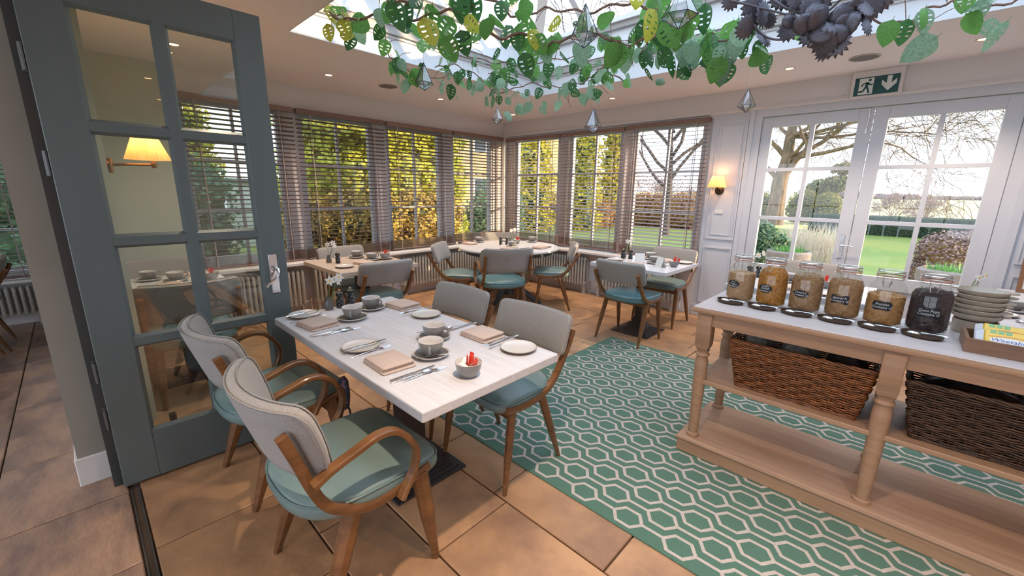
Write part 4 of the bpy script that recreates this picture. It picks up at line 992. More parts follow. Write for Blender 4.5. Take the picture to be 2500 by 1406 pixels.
# ================================================================ SERVING TABLE (console)
KX0, KX1, KY0, KY1, KZ = -.775, .875, 2.235, 2.785, .875
t = thing('serving_table', 'long pale oak serving table with turned legs, two shelves and cereal jars on top', 'table', (0, 0, .008)); K = t
q = MB().use('limed_top'); q.box(KX0+.004, KX1-.004, KY0+.004, KY1-.004, KZ-.012, KZ-.008, .002); q.build('tabletop', t)
R = []
for i_, z in ((.012, KZ-.040), (.003, KZ-.036), (.0, KZ-.028), (.0, KZ-.020), (.004, KZ-.013), (.010, KZ-.0085)):
    R.append([(KX0+i_, KY0+i_, z), (KX1-i_, KY0+i_, z), (KX1-i_, KY1-i_, z), (KX0+i_, KY1-i_, z)])
q = MB().use('pale_oak'); q.rings(R); q.build('top_edge', t, smooth=True)
for a, b, c, d in ((KX0+.035, KX1-.035, KY0+.035, KY0+.055), (KX0+.035, KX1-.035, KY1-.055, KY1-.035), (KX0+.035, KX0+.055, KY0+.055, KY1-.055), (KX1-.055, KX1-.035, KY0+.055, KY1-.055)):
    MB().use('pale_oak').box(a, b, c, d, .765, KZ-.04).build('apron', t)
prof = [(.0345, .625), (.030, .615), (.028, .608), (.036, .600), (.037, .594), (.029, .586), (.028, .578), (.0335, .56), (.0345, .52), (.030, .30), (.026, .14), (.026, .118), (.033, .114), (.034, .106), (.034, .098)]
me = None
for lx in (KX0+.065, .050, KX1-.065):
    for ly in (KY0+.055, KY1-.055):
        if me is None:
            q = MB().use('pale_oak'); q.box(-.037, .037, -.037, .037, .655, KZ-.04, .003); q.rings([[(-s, -s, z), (s, -s, z), (s, s, z), (-s, s, z)] for s, z in ((.024, .625), (.030, .632), (.037, .657))]); q.lathe(prof[::-1], 24); o = q.build('leg', t, smooth=True); me = o.data
        else: o = link('leg', me, t)
        o.location = (lx, ly, 0)
q = MB().use('pale_oak'); q.box(KX0+.045, KX1-.045, KY0+.035, KY1-.035, .428, .452, .004); q.build('middle_shelf', t)
q = MB().use('pale_oak'); q.box(KX0, KX1, KY0, KY1, .0, .072, .004); q.rings([[(KX0+i, KY0+i, z), (KX1-i, KY0+i, z), (KX1-i, KY1-i, z), (KX0+i, KY1-i, z)] for i, z in ((-.004, .072), (-.008, .080), (-.004, .092), (.006, .098))]); q.build('bottom_board', t)
KT = KZ   # top surface (table empty raised by the rug)
# ---- cereal jars
FL = dict()
def jar(i, x, fill, label_w, shape, lines, lab, y=2.585, tilt=0):
    t = thing('storage_jar', lab, 'jar', (x, y, KT+.0005), tilt, 'clip top cereal jars on the serving table')
    MB().use('jar_glass').lathe([(.0001, 0), (.058, 0), (.066, .006), (.0695, .02), (.070, .09), (.0695, .165), (.064, .185), (.052, .203), (.048, .212), (.048, .228), (.050, .231)], 40, cap=False).build('glass_body', t, smooth=True)
    MB().use('seal').lathe([(.0505, .230), (.054, .2325), (.0505, .235)], 32, cap=False).build('rubber_seal', t, smooth=True)
    MB().use('jar_glass').lathe([(.050, .236), (.052, .244), (.050, .254), (.042, .259), (.0001, .260)], 32, cap=False).build('lid', t, smooth=True)
    MB().use('steel').lathe([(.0515, .252), (.0535, .2545), (.0515, .257), (.049, .2545), (.0515, .252)], 32, cap=False).build('lid_ring', t, smooth=True)
    q = MB().use('steel')
    for z in (.222, .240): q.tube([(.0525*cos(2*pi*k/28), .0525*sin(2*pi*k/28), z) for k in range(28)], .0014, 5, closed=True)
    q.build('clamp_wire', t, smooth=True)
    q = MB().use('steel')
    for s in (-1, 1): q.tube(smoothpts([(s*.016, -.051, .240), (s*.017, -.058, .232), (s*.014, -.060, .218), (s*.018, -.0565, .205), (s*.011, -.0585, .195)], 3), .0015, 5)
    q.tube([(-.014, -.062, .214), (-.010, -.068, .188), (.010, -.068, .188), (.014, -.062, .214)], .0018, 5); q.build('latch', t, smooth=True)
    h = fill; r = random.Random(i+10); n = 30
    q = MB().use('cereal_%s' % 'abcdef'[i]); prof = [(.0001, .006), (.055, .006), (.063, .012), (.0665, .025), (.0672, .09), (.0668, min(h, .162))]
    if h > .165: prof += [(.060, .186), (.05, min(h, .2))]
    prof += [(.030, h+.008), (.0001, h+.012)]; q.lathe(prof, n, cap=False)
    # loose flakes standing proud of the surface
    kind = i
    for k in range(1200 if i else 700):
        a = r.uniform(0, 2*pi); z = r.uniform(.012, h+.004); rr = .0674 if z < .165 else .0674-(z-.165)*.48
        if z > h-.004: rr = r.uniform(0, .06); z = h+.004+r.uniform(0, .006)
        c = V(rr*cos(a), rr*sin(a), z); s = (.0022 if i == 0 else .0042 if i in (1, 2, 3, 4) else .003)*r.uniform(.6, 1.3)
        u = Vector((r.gauss(0, 1), r.gauss(0, 1), r.gauss(0, 1))).normalized(); v = u.orthogonal().normalized(); w = u.cross(v)
        if c.xy.length+s*.6 > .0692: c.xy *= (.0692-s*.6)/c.xy.length
        q.add([c+v*s, c+w*s*.8, c-v*s, c-w*s*.8, c+u*s*.35], [(0, 1, 4), (1, 2, 4), (2, 3, 4), (3, 0, 4), (3, 2, 1, 0)])
    o = q.build('cereal', t); o['kind'] = 'stuff'
    # blackboard label bent round the glass
    lw, lh = label_w; zc = .098; RL = .0705; n = 28; O = []
    if shape == 'oval': O = [(lw*cos(2*pi*k/n), lh*sin(2*pi*k/n)) for k in range(n)]
    else: O = dense_rrect(lw, lh, .006 if shape == 'box' else .014)
    def bend(p, rr): return (rr*sin(p[0]/RL), -rr*cos(p[0]/RL), zc+p[1])
    q = MB().use('chalk'); n = len(O); q.add([bend((a*f, b*f), RL+.0003) for f in (1, .66, .33, .02) for a, b in O], [(k*n+j, k*n+(j+1) % n, (k+1)*n+(j+1) % n, (k+1)*n+j) for k in range(3) for j in range(n)]+[tuple(range(3*n, 4*n))])
    lo = q.build('label_sticker', t)
    me = text_mesh('\n'.join(lines[0]), lines[1], space=.95, shear=.15)
    for v_ in me.vertices: v_.co = bend((v_.co.x, v_.co.y), RL+.0006+v_.co.z)
    me.materials.append(MT['chalk_ink']); link('lettering', me, lo)
    return t
JX = [-.642, -.487, -.332, -.176, -.022, .128]
jar(0, JX[0], .158, (.034, .021), 'oval', (['Rice', 'Krispies', 'Contains G'], .0125), 'cereal jar at the left end of the row, filled with puffed rice', tilt=-.35)
jar(1, JX[1], .198, (.036, .023), 'oval', (['CORN', 'FLAKES', 'Contains G'], .0135), 'cereal jar full of orange corn flakes, second from left', tilt=-.3)
jar(2, JX[2], .186, (.037, .019), 'oval', (['Cheerios', 'Contains G'], .0145), 'cereal jar of light brown hoops with oval label, third from left', tilt=-.22)
jar(3, JX[3], .176, (.037, .022), 'box', (['Special K', 'Contains G'], .0155), 'cereal jar with rectangular black label, fourth from left', tilt=-.15)
jar(4, JX[4], .142, (.037, .021), 'pill', (['Frosties', 'Contains G'], .0155), 'cereal jar only two thirds full of pale flakes, fifth from left', tilt=-.12)
jar(5, JX[5], .186, (.040, .025), 'pill', (['Coco Pops', 'Contains G'], .0155), 'cereal jar of dark brown puffs at the right end of the row', tilt=-.05)
def mk_serving():
    t = thing('serving_spoon', '', 'spoon'); n = 18
    q = MB().use('steel'); q.rings([[(-.022+.027*f*cos(2*pi*j/n), .0185*f*sin(2*pi*j/n), .014*sqrt(max(0, 1-f*f))) for j in range(n)] for f in (1, .95, .85, .65, .4, .05)]); q.build('spoon_bowl', t, smooth='all')
    q = MB().use('steel'); q.tube(smoothpts([(.0, 0, .008), (.02, 0, .010), (.05, .0, .012), (.082, 0, .010)], 3), [.004]*4+[.0028]*3+[.005]*3, 6, flat=1.0); q.build('grip', t, smooth=True)
    return t
t = thing('spoon_dish', '', 'dish')
q = MB().use('tray_dark'); q.lathe([(.0001, .0), (.058, 0), (.068, .006), (.0705, .018), (.0675, .0185), (.063, .009), (.05, .004), (.0001, .004)], 32, sy=.70, cap=False); q.build('oval_dish', t, smooth=True)
Pd = Proto(t); P_ser = Proto(mk_serving())
ord_ = ('first', 'second', 'third', 'fourth', 'fifth', 'sixth')
what = ('the puffed rice jar', 'the corn flakes jar', 'the hoops jar', 'the jar with rectangular label', 'the two thirds full jar', 'the dark brown puffs jar')
for i, x in enumerate(JX):
    xx = x-.010; yy = 2.458
    Pd.put((xx, yy, KT+.0005), -.15, 'dark oval wooden spoon rest in front of '+what[i], 'oval spoon rests')
    o = P_ser.put((xx-.004, yy-.002, KT+.0085), -.15, 'steel serving spoon lying dome up on the rest before '+what[i], 'serving spoons on the rests')
# ---- stack of eared dishes on a square base bowl
t = thing('base_bowl', 'deep beige bowl at the bottom of the dish stack', 'bowl', (.285, 2.715, KT+.0005))
MB().use('dish').lathe([(.0001, 0), (.066, 0), (.070, .006), (.072, .060), (.068, .060), (.064, .01), (.0001, .008)], 32, cap=False).build('shell', t, smooth=True)
t = thing('eared_dish', '', 'dish'); n = 40
q = MB().use('dish'); R = []
for r0, z in ((.05, 0), (.074, .004), (.092, .017), (.100, .030), (.099, .0325), (.090, .022), (.070, .008), (.004, .006)): R.append([(r0*cos(2*pi*k/n)*1.05, r0*sin(2*pi*k/n)*.92, z) for k in range(n)])
q.rings(R); q.build('shell', t, smooth=True)
for s in (-1, 1):
    q = MB().use('dish'); q.prism([(s*x, y) for x, y in ((.094, -.036), (.112, -.030), (.124, -.014), (.130, 0), (.124, .014), (.112, .030), (.094, .036))][::s], .027, .033); q.build('ear', t, smooth=True)
t.scale = (.80, .84, 1); Pe = Proto(t); nm = ('lowest', 'second from bottom', 'third from bottom', 'fourth from bottom', 'fifth from bottom', 'topmost')
for k in range(6):
    Pe.put((.285+rnd.uniform(-.004, .004), 2.715, KT+.058+.0215*k), radians((8, -14, 10, -20, 4, -6)[k]), 'beige eared oval dish, %s of the stack' % nm[k], 'stack of eared dishes')
# ---- wooden box with wrapped cereal biscuits
bx0, by0 = .235, 2.345
t = thing('wooden_tray', 'low wooden box holding yellow wrapped cereal biscuits', 'tray', (bx0, by0, KT+.0005))
for a, b, c, d, z0, z1 in ((0, .50, 0, .012, 0, .055), (0, .50, .19, .202, 0, .055), (0, .012, .012, .19, 0, .055), (.488, .50, .012, .19, 0, .055), (.012, .488, .012, .19, 0, .008)):
    MB().use('tray_wood').box(a, b, c, d, z0, z1, .001).build('board', t)
def pack(x, y, z, tilt, rz, lab):
    t = thing('biscuit_packet', lab, 'packet', (x, y, z), rz, 'yellow biscuit packets'); t.rotation_euler = (tilt, 0, rz)
    q = MB().use('yellow_pack'); q.rings([[(s*.066, a, b+.017) for a, b in rrect(.048*f, .017*f, .012*f, 3)] for s, f in ((-1, .75), (-.93, 1), (.93, 1), (1, .75))]); q.build('wrapper', t, smooth=True)
    for s in (-1, 1): MB().use('pack_clear').rings([[(s*.066, a, b+.017) for a, b in rrect(.046, .013, .008, 3)][::s], [(s*.086, a, b*.15+.017) for a, b in rrect(.044, .013, .008, 3)][::s]]).build('sealed_end', t, smooth=True)
    zt_ = .0345
    q = MB().use('white_paper'); q.add([(.052*cos(2*pi*k/24), -.012+.017*sin(2*pi*k/24), zt_) for k in range(24)], [tuple(range(24))]); fl_ = q.build('logo_panel', t)
    q = MB().use('orange_ink'); q.add([(-.055, .006, zt_-.0001), (0, .014, zt_-.0001), (.055, .010, zt_-.0001), (.055, .006, zt_-.0001), (0, .0095, zt_-.0001), (-.055, .003, zt_-.0001)], [(0, 1, 2, 3, 4, 5)][::-1]); q.build('orange_swoosh', t)
    me = text_mesh('Weetabix', .0245, shear=.25); me.transform(Matrix.Translation((0, -.012, zt_+.0002))); me.materials.append(MT['blue_ink']); link('lettering', me, t)
    q = MB().use('green_ink')
    for k in range(3): q.box(-.050+.020*k, -.034+.020*k, .022, .040, zt_-.0004, zt_+.0001)
    q.build('green_panels', t)
    return t
pack(bx0+.115, by0+.128, KT+.046, radians(33), -.02, 'yellow wrapped biscuit packet on top at left of the wooden box')
pack(bx0+.115, by0+.066, KT+.036, radians(33), -.02, 'yellow wrapped biscuit packet behind the front board of the wooden box')
pack(bx0+.33, by0+.10, KT+.030, radians(10), .05, 'yellow wrapped biscuit packet at the right side of the wooden box')
pack(bx0+.33, by0+.10, KT+.012-.0, 0, -.04, 'lowest yellow biscuit packet at right in the wooden box').location.z = KT+.009
# ---- wicker baskets on the middle shelf
def basket(x0, x1, lab, matn, z0=.4605, H=.255):
    cx = (x0+x1)/2; cy = 2.50; t = thing('wicker_basket', lab, 'basket', (cx, cy, z0), 0, None)
    w0, d0, w1, d1 = (x1-x0)/2-.045, .165, (x1-x0)/2, .205
    nst = 36
    def pt(s, f, amp, k):           # perimeter parameter, height fraction
        w, d = w0+(w1-w0)*f, d0+(d1-d0)*f
        P = 4*(w+d); u = s*P
        if u < 2*w: x, y, nx_, ny_ = -w+u, -d, 0, -1
        elif u < 2*w+2*d: x, y, nx_, ny_ = w, -d+(u-2*w), 1, 0
        elif u < 4*w+2*d: x, y, nx_, ny_ = w-(u-2*w-2*d), d, 0, 1
        else: x, y, nx_, ny_ = -w, d-(u-4*w-2*d), -1, 0
        o = amp*sin(2*pi*nst/2*s+pi*k)
        return (x+nx_*o, y+ny_*o, f*H)
    rows_ = 24
    for k in range(rows_):
        f = (k+.8)/(rows_+1.2); N = nst*4
        q = MB().use(matn); q.tube([pt(j/N, f+.004*sin(j*1.7+k), .0055, (k//2)) for j in range(N)], .0048, 4, closed=True); q.build('woven_cane', t, smooth='all')
    q = MB().use(matn)
    for j in range(nst): q.tube([pt((j+.5)/nst, 0, 0, 0), pt((j+.5)/nst, 1, 0, 0)], .0035, 4)
    o = q.build('upright_cane', t); o['kind'] = 'stuff'
    q = MB().use(matn)
    for ph in (0, 1, 2): q.tube([tuple(Vector(pt(j/144, 1, 0, 0))+V(0, 0, .006*sin(j*.55+ph*2.1)+.002)+V(0, .006*cos(j*.55+ph*2.1), 0)) for j in range(144)], .0055, 5, closed=True)
    q.build('braided_rim', t, smooth='all')
    q = MB().use(matn)
    for ph in (0, 1): q.tube([tuple(Vector(pt(j/120, .0, .0, 0))+V(0, 0, .006+.005*sin(j*.6+ph*3))) for j in range(120)], .006, 5, closed=True)
    q.build('foot_braid', t, smooth='all')
    MB().use(matn).box(-w0+.004, w0-.004, -d0+.004, d0-.004, .003, .010).build('floor_panel', t)
    return t, cx, cy, w1, d1, H, z0
b1 = basket(-.585, .012, 'chestnut wicker basket on the left half of the middle shelf', 'wicker')
b2 = basket(.105, .70, 'dark brown wicker basket on the right half of the middle shelf', 'wicker_dark')
def bag(x, y, z, w, d, h, m, lab):
    t = thing('folded_bag', lab, 'bag', (x, y, z), 0, None); r = random.Random(int(x*1000))
    q = MB().use(m); R = []; n = 22
    for f, zz_ in ((.8, 0), (1, .2), (1.02, .5), (.98, .75), (.85, .92), (.4, 1.0), (.05, 1.0)):
        R.append([((w*abs(cos(a))**.6*(1 if cos(a) > 0 else -1))*f, (d*abs(sin(a))**.6*(1 if sin(a) > 0 else -1))*f, h*zz_+.012*sin(7*a+3*zz_)*zz_) for a in [2*pi*k/n for k in range(n)]])
    q.rings(R); q.build('body', t, smooth='all'); return t
bag(-.48, 2.50, .475, .075, .14, .27, 'bag_grey', 'crumpled grey bag in the left of the chestnut basket')
bag(-.30, 2.50, .475, .085, .14, .262, 'bag_grey', 'crumpled grey brown bag in the middle of the chestnut basket')
bag(-.11, 2.50, .475, .085, .14, .25, 'bag', 'dark glossy bag in the right of the chestnut basket')
bag(.30, 2.50, .475, .15, .14, .23, 'bag', 'dark bag in the left of the dark brown basket')
bag(.54, 2.50, .475, .10, .14, .23, 'bag', 'dark bag in the right of the dark brown basket')
# ================================================================ HANGING VINES AND PENDANTS
def leaf_mesh(m, holes=True, asp=.8):
    q = MB().use(m); ts = [0, .10, .20, .26, .38, .44, .56, .62, .74, .86, 1.0]; ss = [-1, -.70, -.28, 0, .28, .70, 1]
    vs = []; n = len(ss)
    for t_ in ts:
        w = asp*.5*(sin(pi*t_**.62)**.75 if 0 < t_ < 1 else 0)
        for s in ss:
            vs.append((s*w, t_-(.12*s*s*(1-t_)**2 if t_ < .5 else 0), -.12*s*s*w*2-.22*t_*t_+.03*abs(s)))
    fs = []
    for i in range(len(ts)-1):
        for j in range(n-1):
            if holes and i in (2, 4, 6) and j in (1, 4): continue
            fs.append((i*n+j, i*n+j+1, (i+1)*n+j+1, (i+1)*n+j))
    q.add(vs, fs); q.tube([(0, 0, 0), (0, -.25, .06)], .012, 4)
    me = bpy.data.meshes.new('leaf'); me.from_pydata(q.v, [], q.f); me.materials.append(MT[m]); me.shade_smooth(); return me
LM = {k: (leaf_mesh('leaf_'+k, h, a)) for k, h, a in (('dark', True, .82), ('mid', True, .88), ('pale', False, .85), ('yellow', True, .85))}
LM2 = leaf_mesh('leaf_mid', False, 1.0); LM3 = leaf_mesh('leaf_pale', True, .75)
vr = random.Random(21)
def vine(lab, P, n, sizes=(.06, .11), mix='dddmmppy', spread=.08, thick=.005, mat_='twig'):
    pts = smoothpts([at(*p) for p in P], 6); c = sum(pts, Vector())/len(pts)
    t = thing('leafy_vine', lab, 'vine', c, 0, 'leafy vines trailing below the roof lantern')
    W_ = [p-c+V(0, 0, .010*sin(i*1.3))+V(.008*cos(i*.9), .008*sin(i*.7), 0) for i, p in enumerate(pts)]
    q = MB().use(mat_); q.tube(W_, thick, 5)
    for k in range(len(W_)//5):
        p = W_[vr.randrange(len(W_))]; d = Vector((vr.gauss(0, 1), vr.gauss(0, 1), vr.gauss(-.4, .8))).normalized()*vr.uniform(.08, .2)
        q.tube(smoothpts([p, p+d*.5+V(0, 0, .02), p+d], 3), .0018, 4)
    q.build('stem', t, smooth=True)
    for k in range(n):
        f = (k+vr.random())/n*(len(W_)-1); i = int(f); p = W_[i].lerp(W_[min(i+1, len(W_)-1)], f-i)
        off = Vector((vr.gauss(0, spread*.5), vr.gauss(0, spread*.5), vr.gauss(-.018, spread*.5)))
        s = vr.uniform(*sizes); kind = vr.choice(mix)
        me = {'d': LM['dark'], 'm': LM['mid'], 'p': LM['pale'], 'y': LM['yellow'], 'r': LM2, 'g': LM3}[kind]
        # leaves hang tip down, faces turned loosely toward the room
        tip = Vector((vr.gauss(0, .5), vr.gauss(0, .5), -1+vr.gauss(0, .45))).normalized()
        nn = Vector((vr.gauss(.4, .6), vr.gauss(-.6, .6), vr.gauss(-.15, .5))); nn = (nn-tip*nn.dot(tip)).normalized()
        X = tip.cross(nn)
        o = link('leaf', me, t); o.matrix_local = Matrix.Translation(p+off) @ Matrix((X, tip, nn)).transposed().to_4x4() @ Matrix.Scale(s, 4)
    return t
D = 2.25
vine('thick vine across the top, passing the large upper glass pendant', [(790, 28, 2.6), (850, 50, 2.5), (935, 32, 2.3), (1010, 45, 2.2), (1090, 25, 2.1), (1150, 48, 2.1), (1205, 88, 2.15), (1290, 84, 2.2), (1335, 108, 2.25), (1395, 92, 2.2), (1470, 88, 2.1), (1530, 112, 2.1), (1600, 85, 2.1), (1660, 45, 2.0), (1700, 35, 1.95)], 44, (.085, .135), 'dddmmmrpy', .12, .007)
vine('leafy vine along the very top edge with large dark leaves', [(900, -40, 2.0), (980, 10, 2.0), (1060, -25, 2.0), (1180, -10, 2.1), (1260, 40, 2.2), (1330, 20, 2.2), (1420, 30, 2.1), (1520, 10, 2.0), (1600, 20, 1.9)], 22, (.09, .135), 'dddmry', .10, .006)
vine('drooping vine on the left that ends beside the leftmost glass pendant', [(935, 60, 2.6), (945, 120, 2.65), (962, 150, 2.7), (1000, 170, 2.75), (1040, 195, 2.8), (1100, 178, 2.85)], 18, (.07, .115), 'ddmmp', .10, .004)
vine('lowest garland, sagging in the middle under the lantern', [(1060, 165, 2.9), (1110, 160, 2.9), (1165, 185, 3.0), (1215, 225, 3.0), (1290, 205, 3.0), (1345, 212, 3.0), (1410, 205, 2.9), (1450, 185, 2.8), (1475, 155, 2.7)], 56, (.05, .095), 'ddmpppgg', .13, .004)
vine('small dense leaf cluster at the lowest dip of the garland', [(1190, 180, 2.9), (1220, 195, 2.9), (1245, 205, 2.9)], 16, (.05, .085), 'dmpgg', .07, .003)
vine('twig with yellow leaves at the far left of the hanging vines', [(795, 22, 2.6), (835, 40, 2.55), (862, 55, 2.5)], 5, (.085, .11), 'yyyd', .05, .003)
vine('pale garland on the left half between thick vine and lowest garland', [(1040, 80, 2.7), (1110, 120, 2.8), (1190, 150, 2.9), (1260, 155, 2.9), (1330, 150, 2.8), (1400, 140, 2.8), (1440, 160, 2.8)], 40, (.055, .10), 'ddmmppg', .13, .004)
vine('vine curling through the centre right of the lantern', [(1400, 60, 2.5), (1470, 88, 2.4), (1530, 110, 2.4), (1580, 80, 2.3), (1560, 130, 2.5), (1490, 115, 2.6), (1480, 165, 2.8), (1530, 205, 2.8)], 32, (.06, .10), 'ddmmpg', .12, .005)
vine('leafy cluster left of the dark metal leaves', [(1600, 60, 2.2), (1660, 70, 2.2), (1715, 75, 2.2), (1760, 95, 2.2), (1810, 100, 2.2), (1830, 60, 2.2)], 46, (.085, .135), 'dddmmmrpg', .17, .005)
vine('hanging leafy end just left of the metal leaves', [(1600, 110, 2.4), (1660, 115, 2.4), (1735, 125, 2.35), (1800, 95, 2.3)], 26, (.07, .12), 'ddmppr', .13, .003)
vine('thin vine running out of the picture at top right', [(2090, 15, 1.9), (2190, 60, 1.9), (2280, 15, 1.85), (2350, 10, 1.8), (2400, 25, 1.8), (2500, -10, 1.75), (2600, -30, 1.7)], 12, (.08, .125), 'dmrgp', .09, .005)
# ---- dark metal leaf spray
t = thing('metal_leaf_spray', 'dark grey metal oak leaf spray with rounded petals at the top right of the vines', 'sculpture', at(1990, 40, 1.8)); c0 = at(1990, 40, 1.8)
for P in ([(1780, 0, 1.9), (1900, 30, 1.85), (1990, 50, 1.8), (2130, 25, 1.75)], [(1860, -20, 1.85), (1920, 20, 1.8), (1990, 45, 1.8)], [(2000, -40, 1.7), (2010, 10, 1.75), (1990, 50, 1.8)], [(1840, 60, 1.9), (1870, 90, 1.9), (1920, 95, 1.88), (1990, 60, 1.82)], [(2060, -10, 1.75), (2030, 20, 1.78), (1990, 50, 1.8)]):
    q = MB().use('metal_leaf'); q.tube([p-c0 for p in smoothpts([at(*p) for p in P], 5)], .005, 7); q.build('branch', t, smooth=True)
def oak_mesh(round_=False):
    q = MB().use('metal_leaf'); n = 30; O = []
    for k in range(n):
        a = 2*pi*k/n; r = .36*(1+.06*(k % 2) if round_ else 1+.34*(k % 2)); O.append((r*sin(a)*(1.65 if round_ else 1.2), .45-.5*r/.36*cos(a)))
    R = [[(x*f, .45+(y-.45)*f, .16*(1-f*f)*(1.1 if round_ else .4)) for x, y in O] for f in (1, .75, .5, .25, .02)]
    R2 = [[(x, y, z-.02) for x, y, z in r] for r in R[::-1]]
    q.rings(R2[::1]+[R[0]] if False else R); me = bpy.data.meshes.new('metal_leaf'); me.from_pydata(q.v, [], q.f); me.materials.append(MT['metal_leaf']); me.shade_smooth(); return me
OM, OR = oak_mesh(), oak_mesh(True)
for px, py, d, s, r_ in ((1975, 60, 1.74, .14, 1), (2020, 60, 1.73, .15, 1), (2035, 90, 1.74, .15, 1), (2000, 108, 1.76, .13, 0), (2070, 60, 1.73, .14, 1), (1995, 10, 1.76, .13, 0), (2045, 118, 1.78, .12, 0), (1800, 5, 1.9, .10, 0), (1840, 15, 1.9, .13, 0), (1870, 35, 1.88, .12, 0), (1835, 68, 1.9, .11, 0), (1872, 66, 1.9, .08, 0), (1860, 105, 1.92, .11, 0), (1912, 88, 1.9, .12, 0), (1890, 5, 1.85, .12, 0), (1930, 10, 1.82, .13, 0), (1955, -10, 1.8, .12, 0),
                          (1990, 35, 1.75, .15, 1), (2050, 42, 1.75, .17, 1), (1960, 72, 1.8, .14, 1), (2010, 85, 1.76, .16, 1), (2055, 78, 1.76, .15, 1), (2025, 108, 1.78, .13, 0), (1965, 95, 1.82, .12, 0), (2100, 50, 1.76, .15, 1), (2110, 20, 1.76, .13, 0), (2085, 0, 1.74, .14, 0), (2150, 12, 1.74, .13, 0), (2170, 0, 1.74, .11, 0), (2120, 70, 1.78, .11, 0), (2030, 5, 1.74, .13, 0), (2075, 100, 1.79, .10, 0), (1935, 60, 1.83, .11, 1)):
    p = at(px, py-26, d)-c0; tip = Vector((vr.gauss(0, .6), vr.gauss(0, .6), -1+vr.gauss(0, .5))).normalized(); nn = Vector((vr.gauss(.5, .3), vr.gauss(-.7, .3), vr.gauss(-.3, .3))); nn = (nn-tip*nn.dot(tip)).normalized()
    o = link('metal_leaf', OR if r_ else OM, t); o.matrix_local = Matrix.Translation(p) @ Matrix((tip.cross(nn), tip, nn)).transposed().to_4x4() @ Matrix.Scale(s*(.56 if r_ else .80), 4)
def roof_z(p):
    if not (SX0 < p.x < SX1 and SY0 < p.y < SY1): return CE
    d = min(p.x-SX0, SX1-p.x, p.y-SY0, SY1-p.y); return max(3.0, ze+(zr-ze)*max(0, d-.04)/(hx-.04)-.02)
for t_ in [o_ for o_ in col.objects if o_.name.startswith(('leafy_vine', 'metal_leaf_spray'))]:
    vv = t_.children[0].data.vertices
    for k in (.2, .75):
        a = Vector(vv[int(len(vv)*.42*k)].co); z1 = roof_z(a+t_.location)-t_.location.z
        if z1 > a.z+.03: MB().use('string').tube([a, V(a.x, a.y, z1)], .0008, 4).build('hanging_wire', t_)
# ---- faceted glass pendants
def pendant(px, py0, py1, depth, lab, wscale=1.0):
    a = at(px, py0, depth); H = (py1-py0)/FPX*depth*1.02; base = a-V(0, 0, H)
    t = thing('glass_pendant', lab, 'pendant', base, 0, 'faceted glass pendants'); n = 6; r = H*.36*wscale; zm = H*.27
    P = [(r*cos(2*pi*k/n+.3), r*sin(2*pi*k/n+.3), zm) for k in range(n)]
    q = MB().use('facet_glass')
    for k in range(n): q.add([P[k], P[(k+1) % n], (0, 0, H)], [(0, 1, 2)]); q.add([P[(k+1) % n], P[k], (0, 0, 0)], [(0, 1, 2)])
    q.build('facets', t)
    q = MB().use('lead'); w = max(.0016, H*.009)
    for k in range(n): q.tube([P[k], P[(k+1) % n]], w, 5); q.tube([P[k], (0, 0, H)], w, 5); q.tube([P[k], (0, 0, 0)], w, 5)
    q.build('lead_came', t)
    MB().use('white_paper').lathe([(.0001, zm-.008), (.018, zm-.008), (.018, zm+.008), (.0001, zm+.008)], 14, cap=False).build('tealight', t)
    q = MB().use('string'); q.tube([(0, 0, H), (0, 0, max(H+.05, roof_z(base)-base.z))], .0009, 4); q.build('string', t)
pendant(1034, 152, 215, 2.4, 'faceted glass pendant at far left, against the brown ceiling')
pendant(1214, 260, 300, 4.1, 'smallest faceted glass pendant, just above the corner windows')
pendant(1450, 264, 321, 3.3, 'faceted glass pendant hanging in front of the right wall blinds')
pendant(1828, 216, 270, 3.3, 'faceted glass pendant left of the exit sign, by the pilaster')
pendant(1430, 8, 105, 1.9, 'large faceted glass pendant high among the leaves at centre')
pendant(1667, -45, 57, 1.85, 'dark wire framed pendant cut by the top edge of the photo', 1.15)
# ================================================================ OUTSIDE
GZ = -.15
def ground_h(x, y): return GZ
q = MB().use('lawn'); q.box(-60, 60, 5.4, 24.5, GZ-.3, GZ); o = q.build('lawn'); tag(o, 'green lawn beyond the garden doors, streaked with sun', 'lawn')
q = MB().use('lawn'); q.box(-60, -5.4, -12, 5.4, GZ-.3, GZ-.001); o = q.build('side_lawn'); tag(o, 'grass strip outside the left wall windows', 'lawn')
q = MB().use('path_stone'); q.box(-5.4, 14, -12, -3.25, GZ-.3, GZ-.002); q.box(3.25, 14, -3.25, 5.4, GZ-.3, GZ-.002); o = q.build('terrace'); tag(o, 'pale stone terrace around the far sides of the building', 'terrace')
q = MB().use('meadow'); q.add([(-900, 24.5, GZ-.02), (900, 24.5, GZ-.02), (900, 140, -1.2), (-900, 140, -1.2), (900, 420, 1.0), (-900, 420, 1.0), (900, 1400, 6), (-900, 1400, 6)], [(0, 1, 2, 3), (3, 2, 4, 5), (5, 4, 6, 7)]); o = q.build('meadow'); tag(o, 'wide golden field rising behind the clipped hedge', 'field')
q = MB().use('path_stone'); q.box(-12, 8, 5.4, 7.6, GZ-.02, GZ+.015); o = q.build('garden_path'); tag(o, 'stone path directly outside the garden doors', 'path')
fr = random.Random(5)
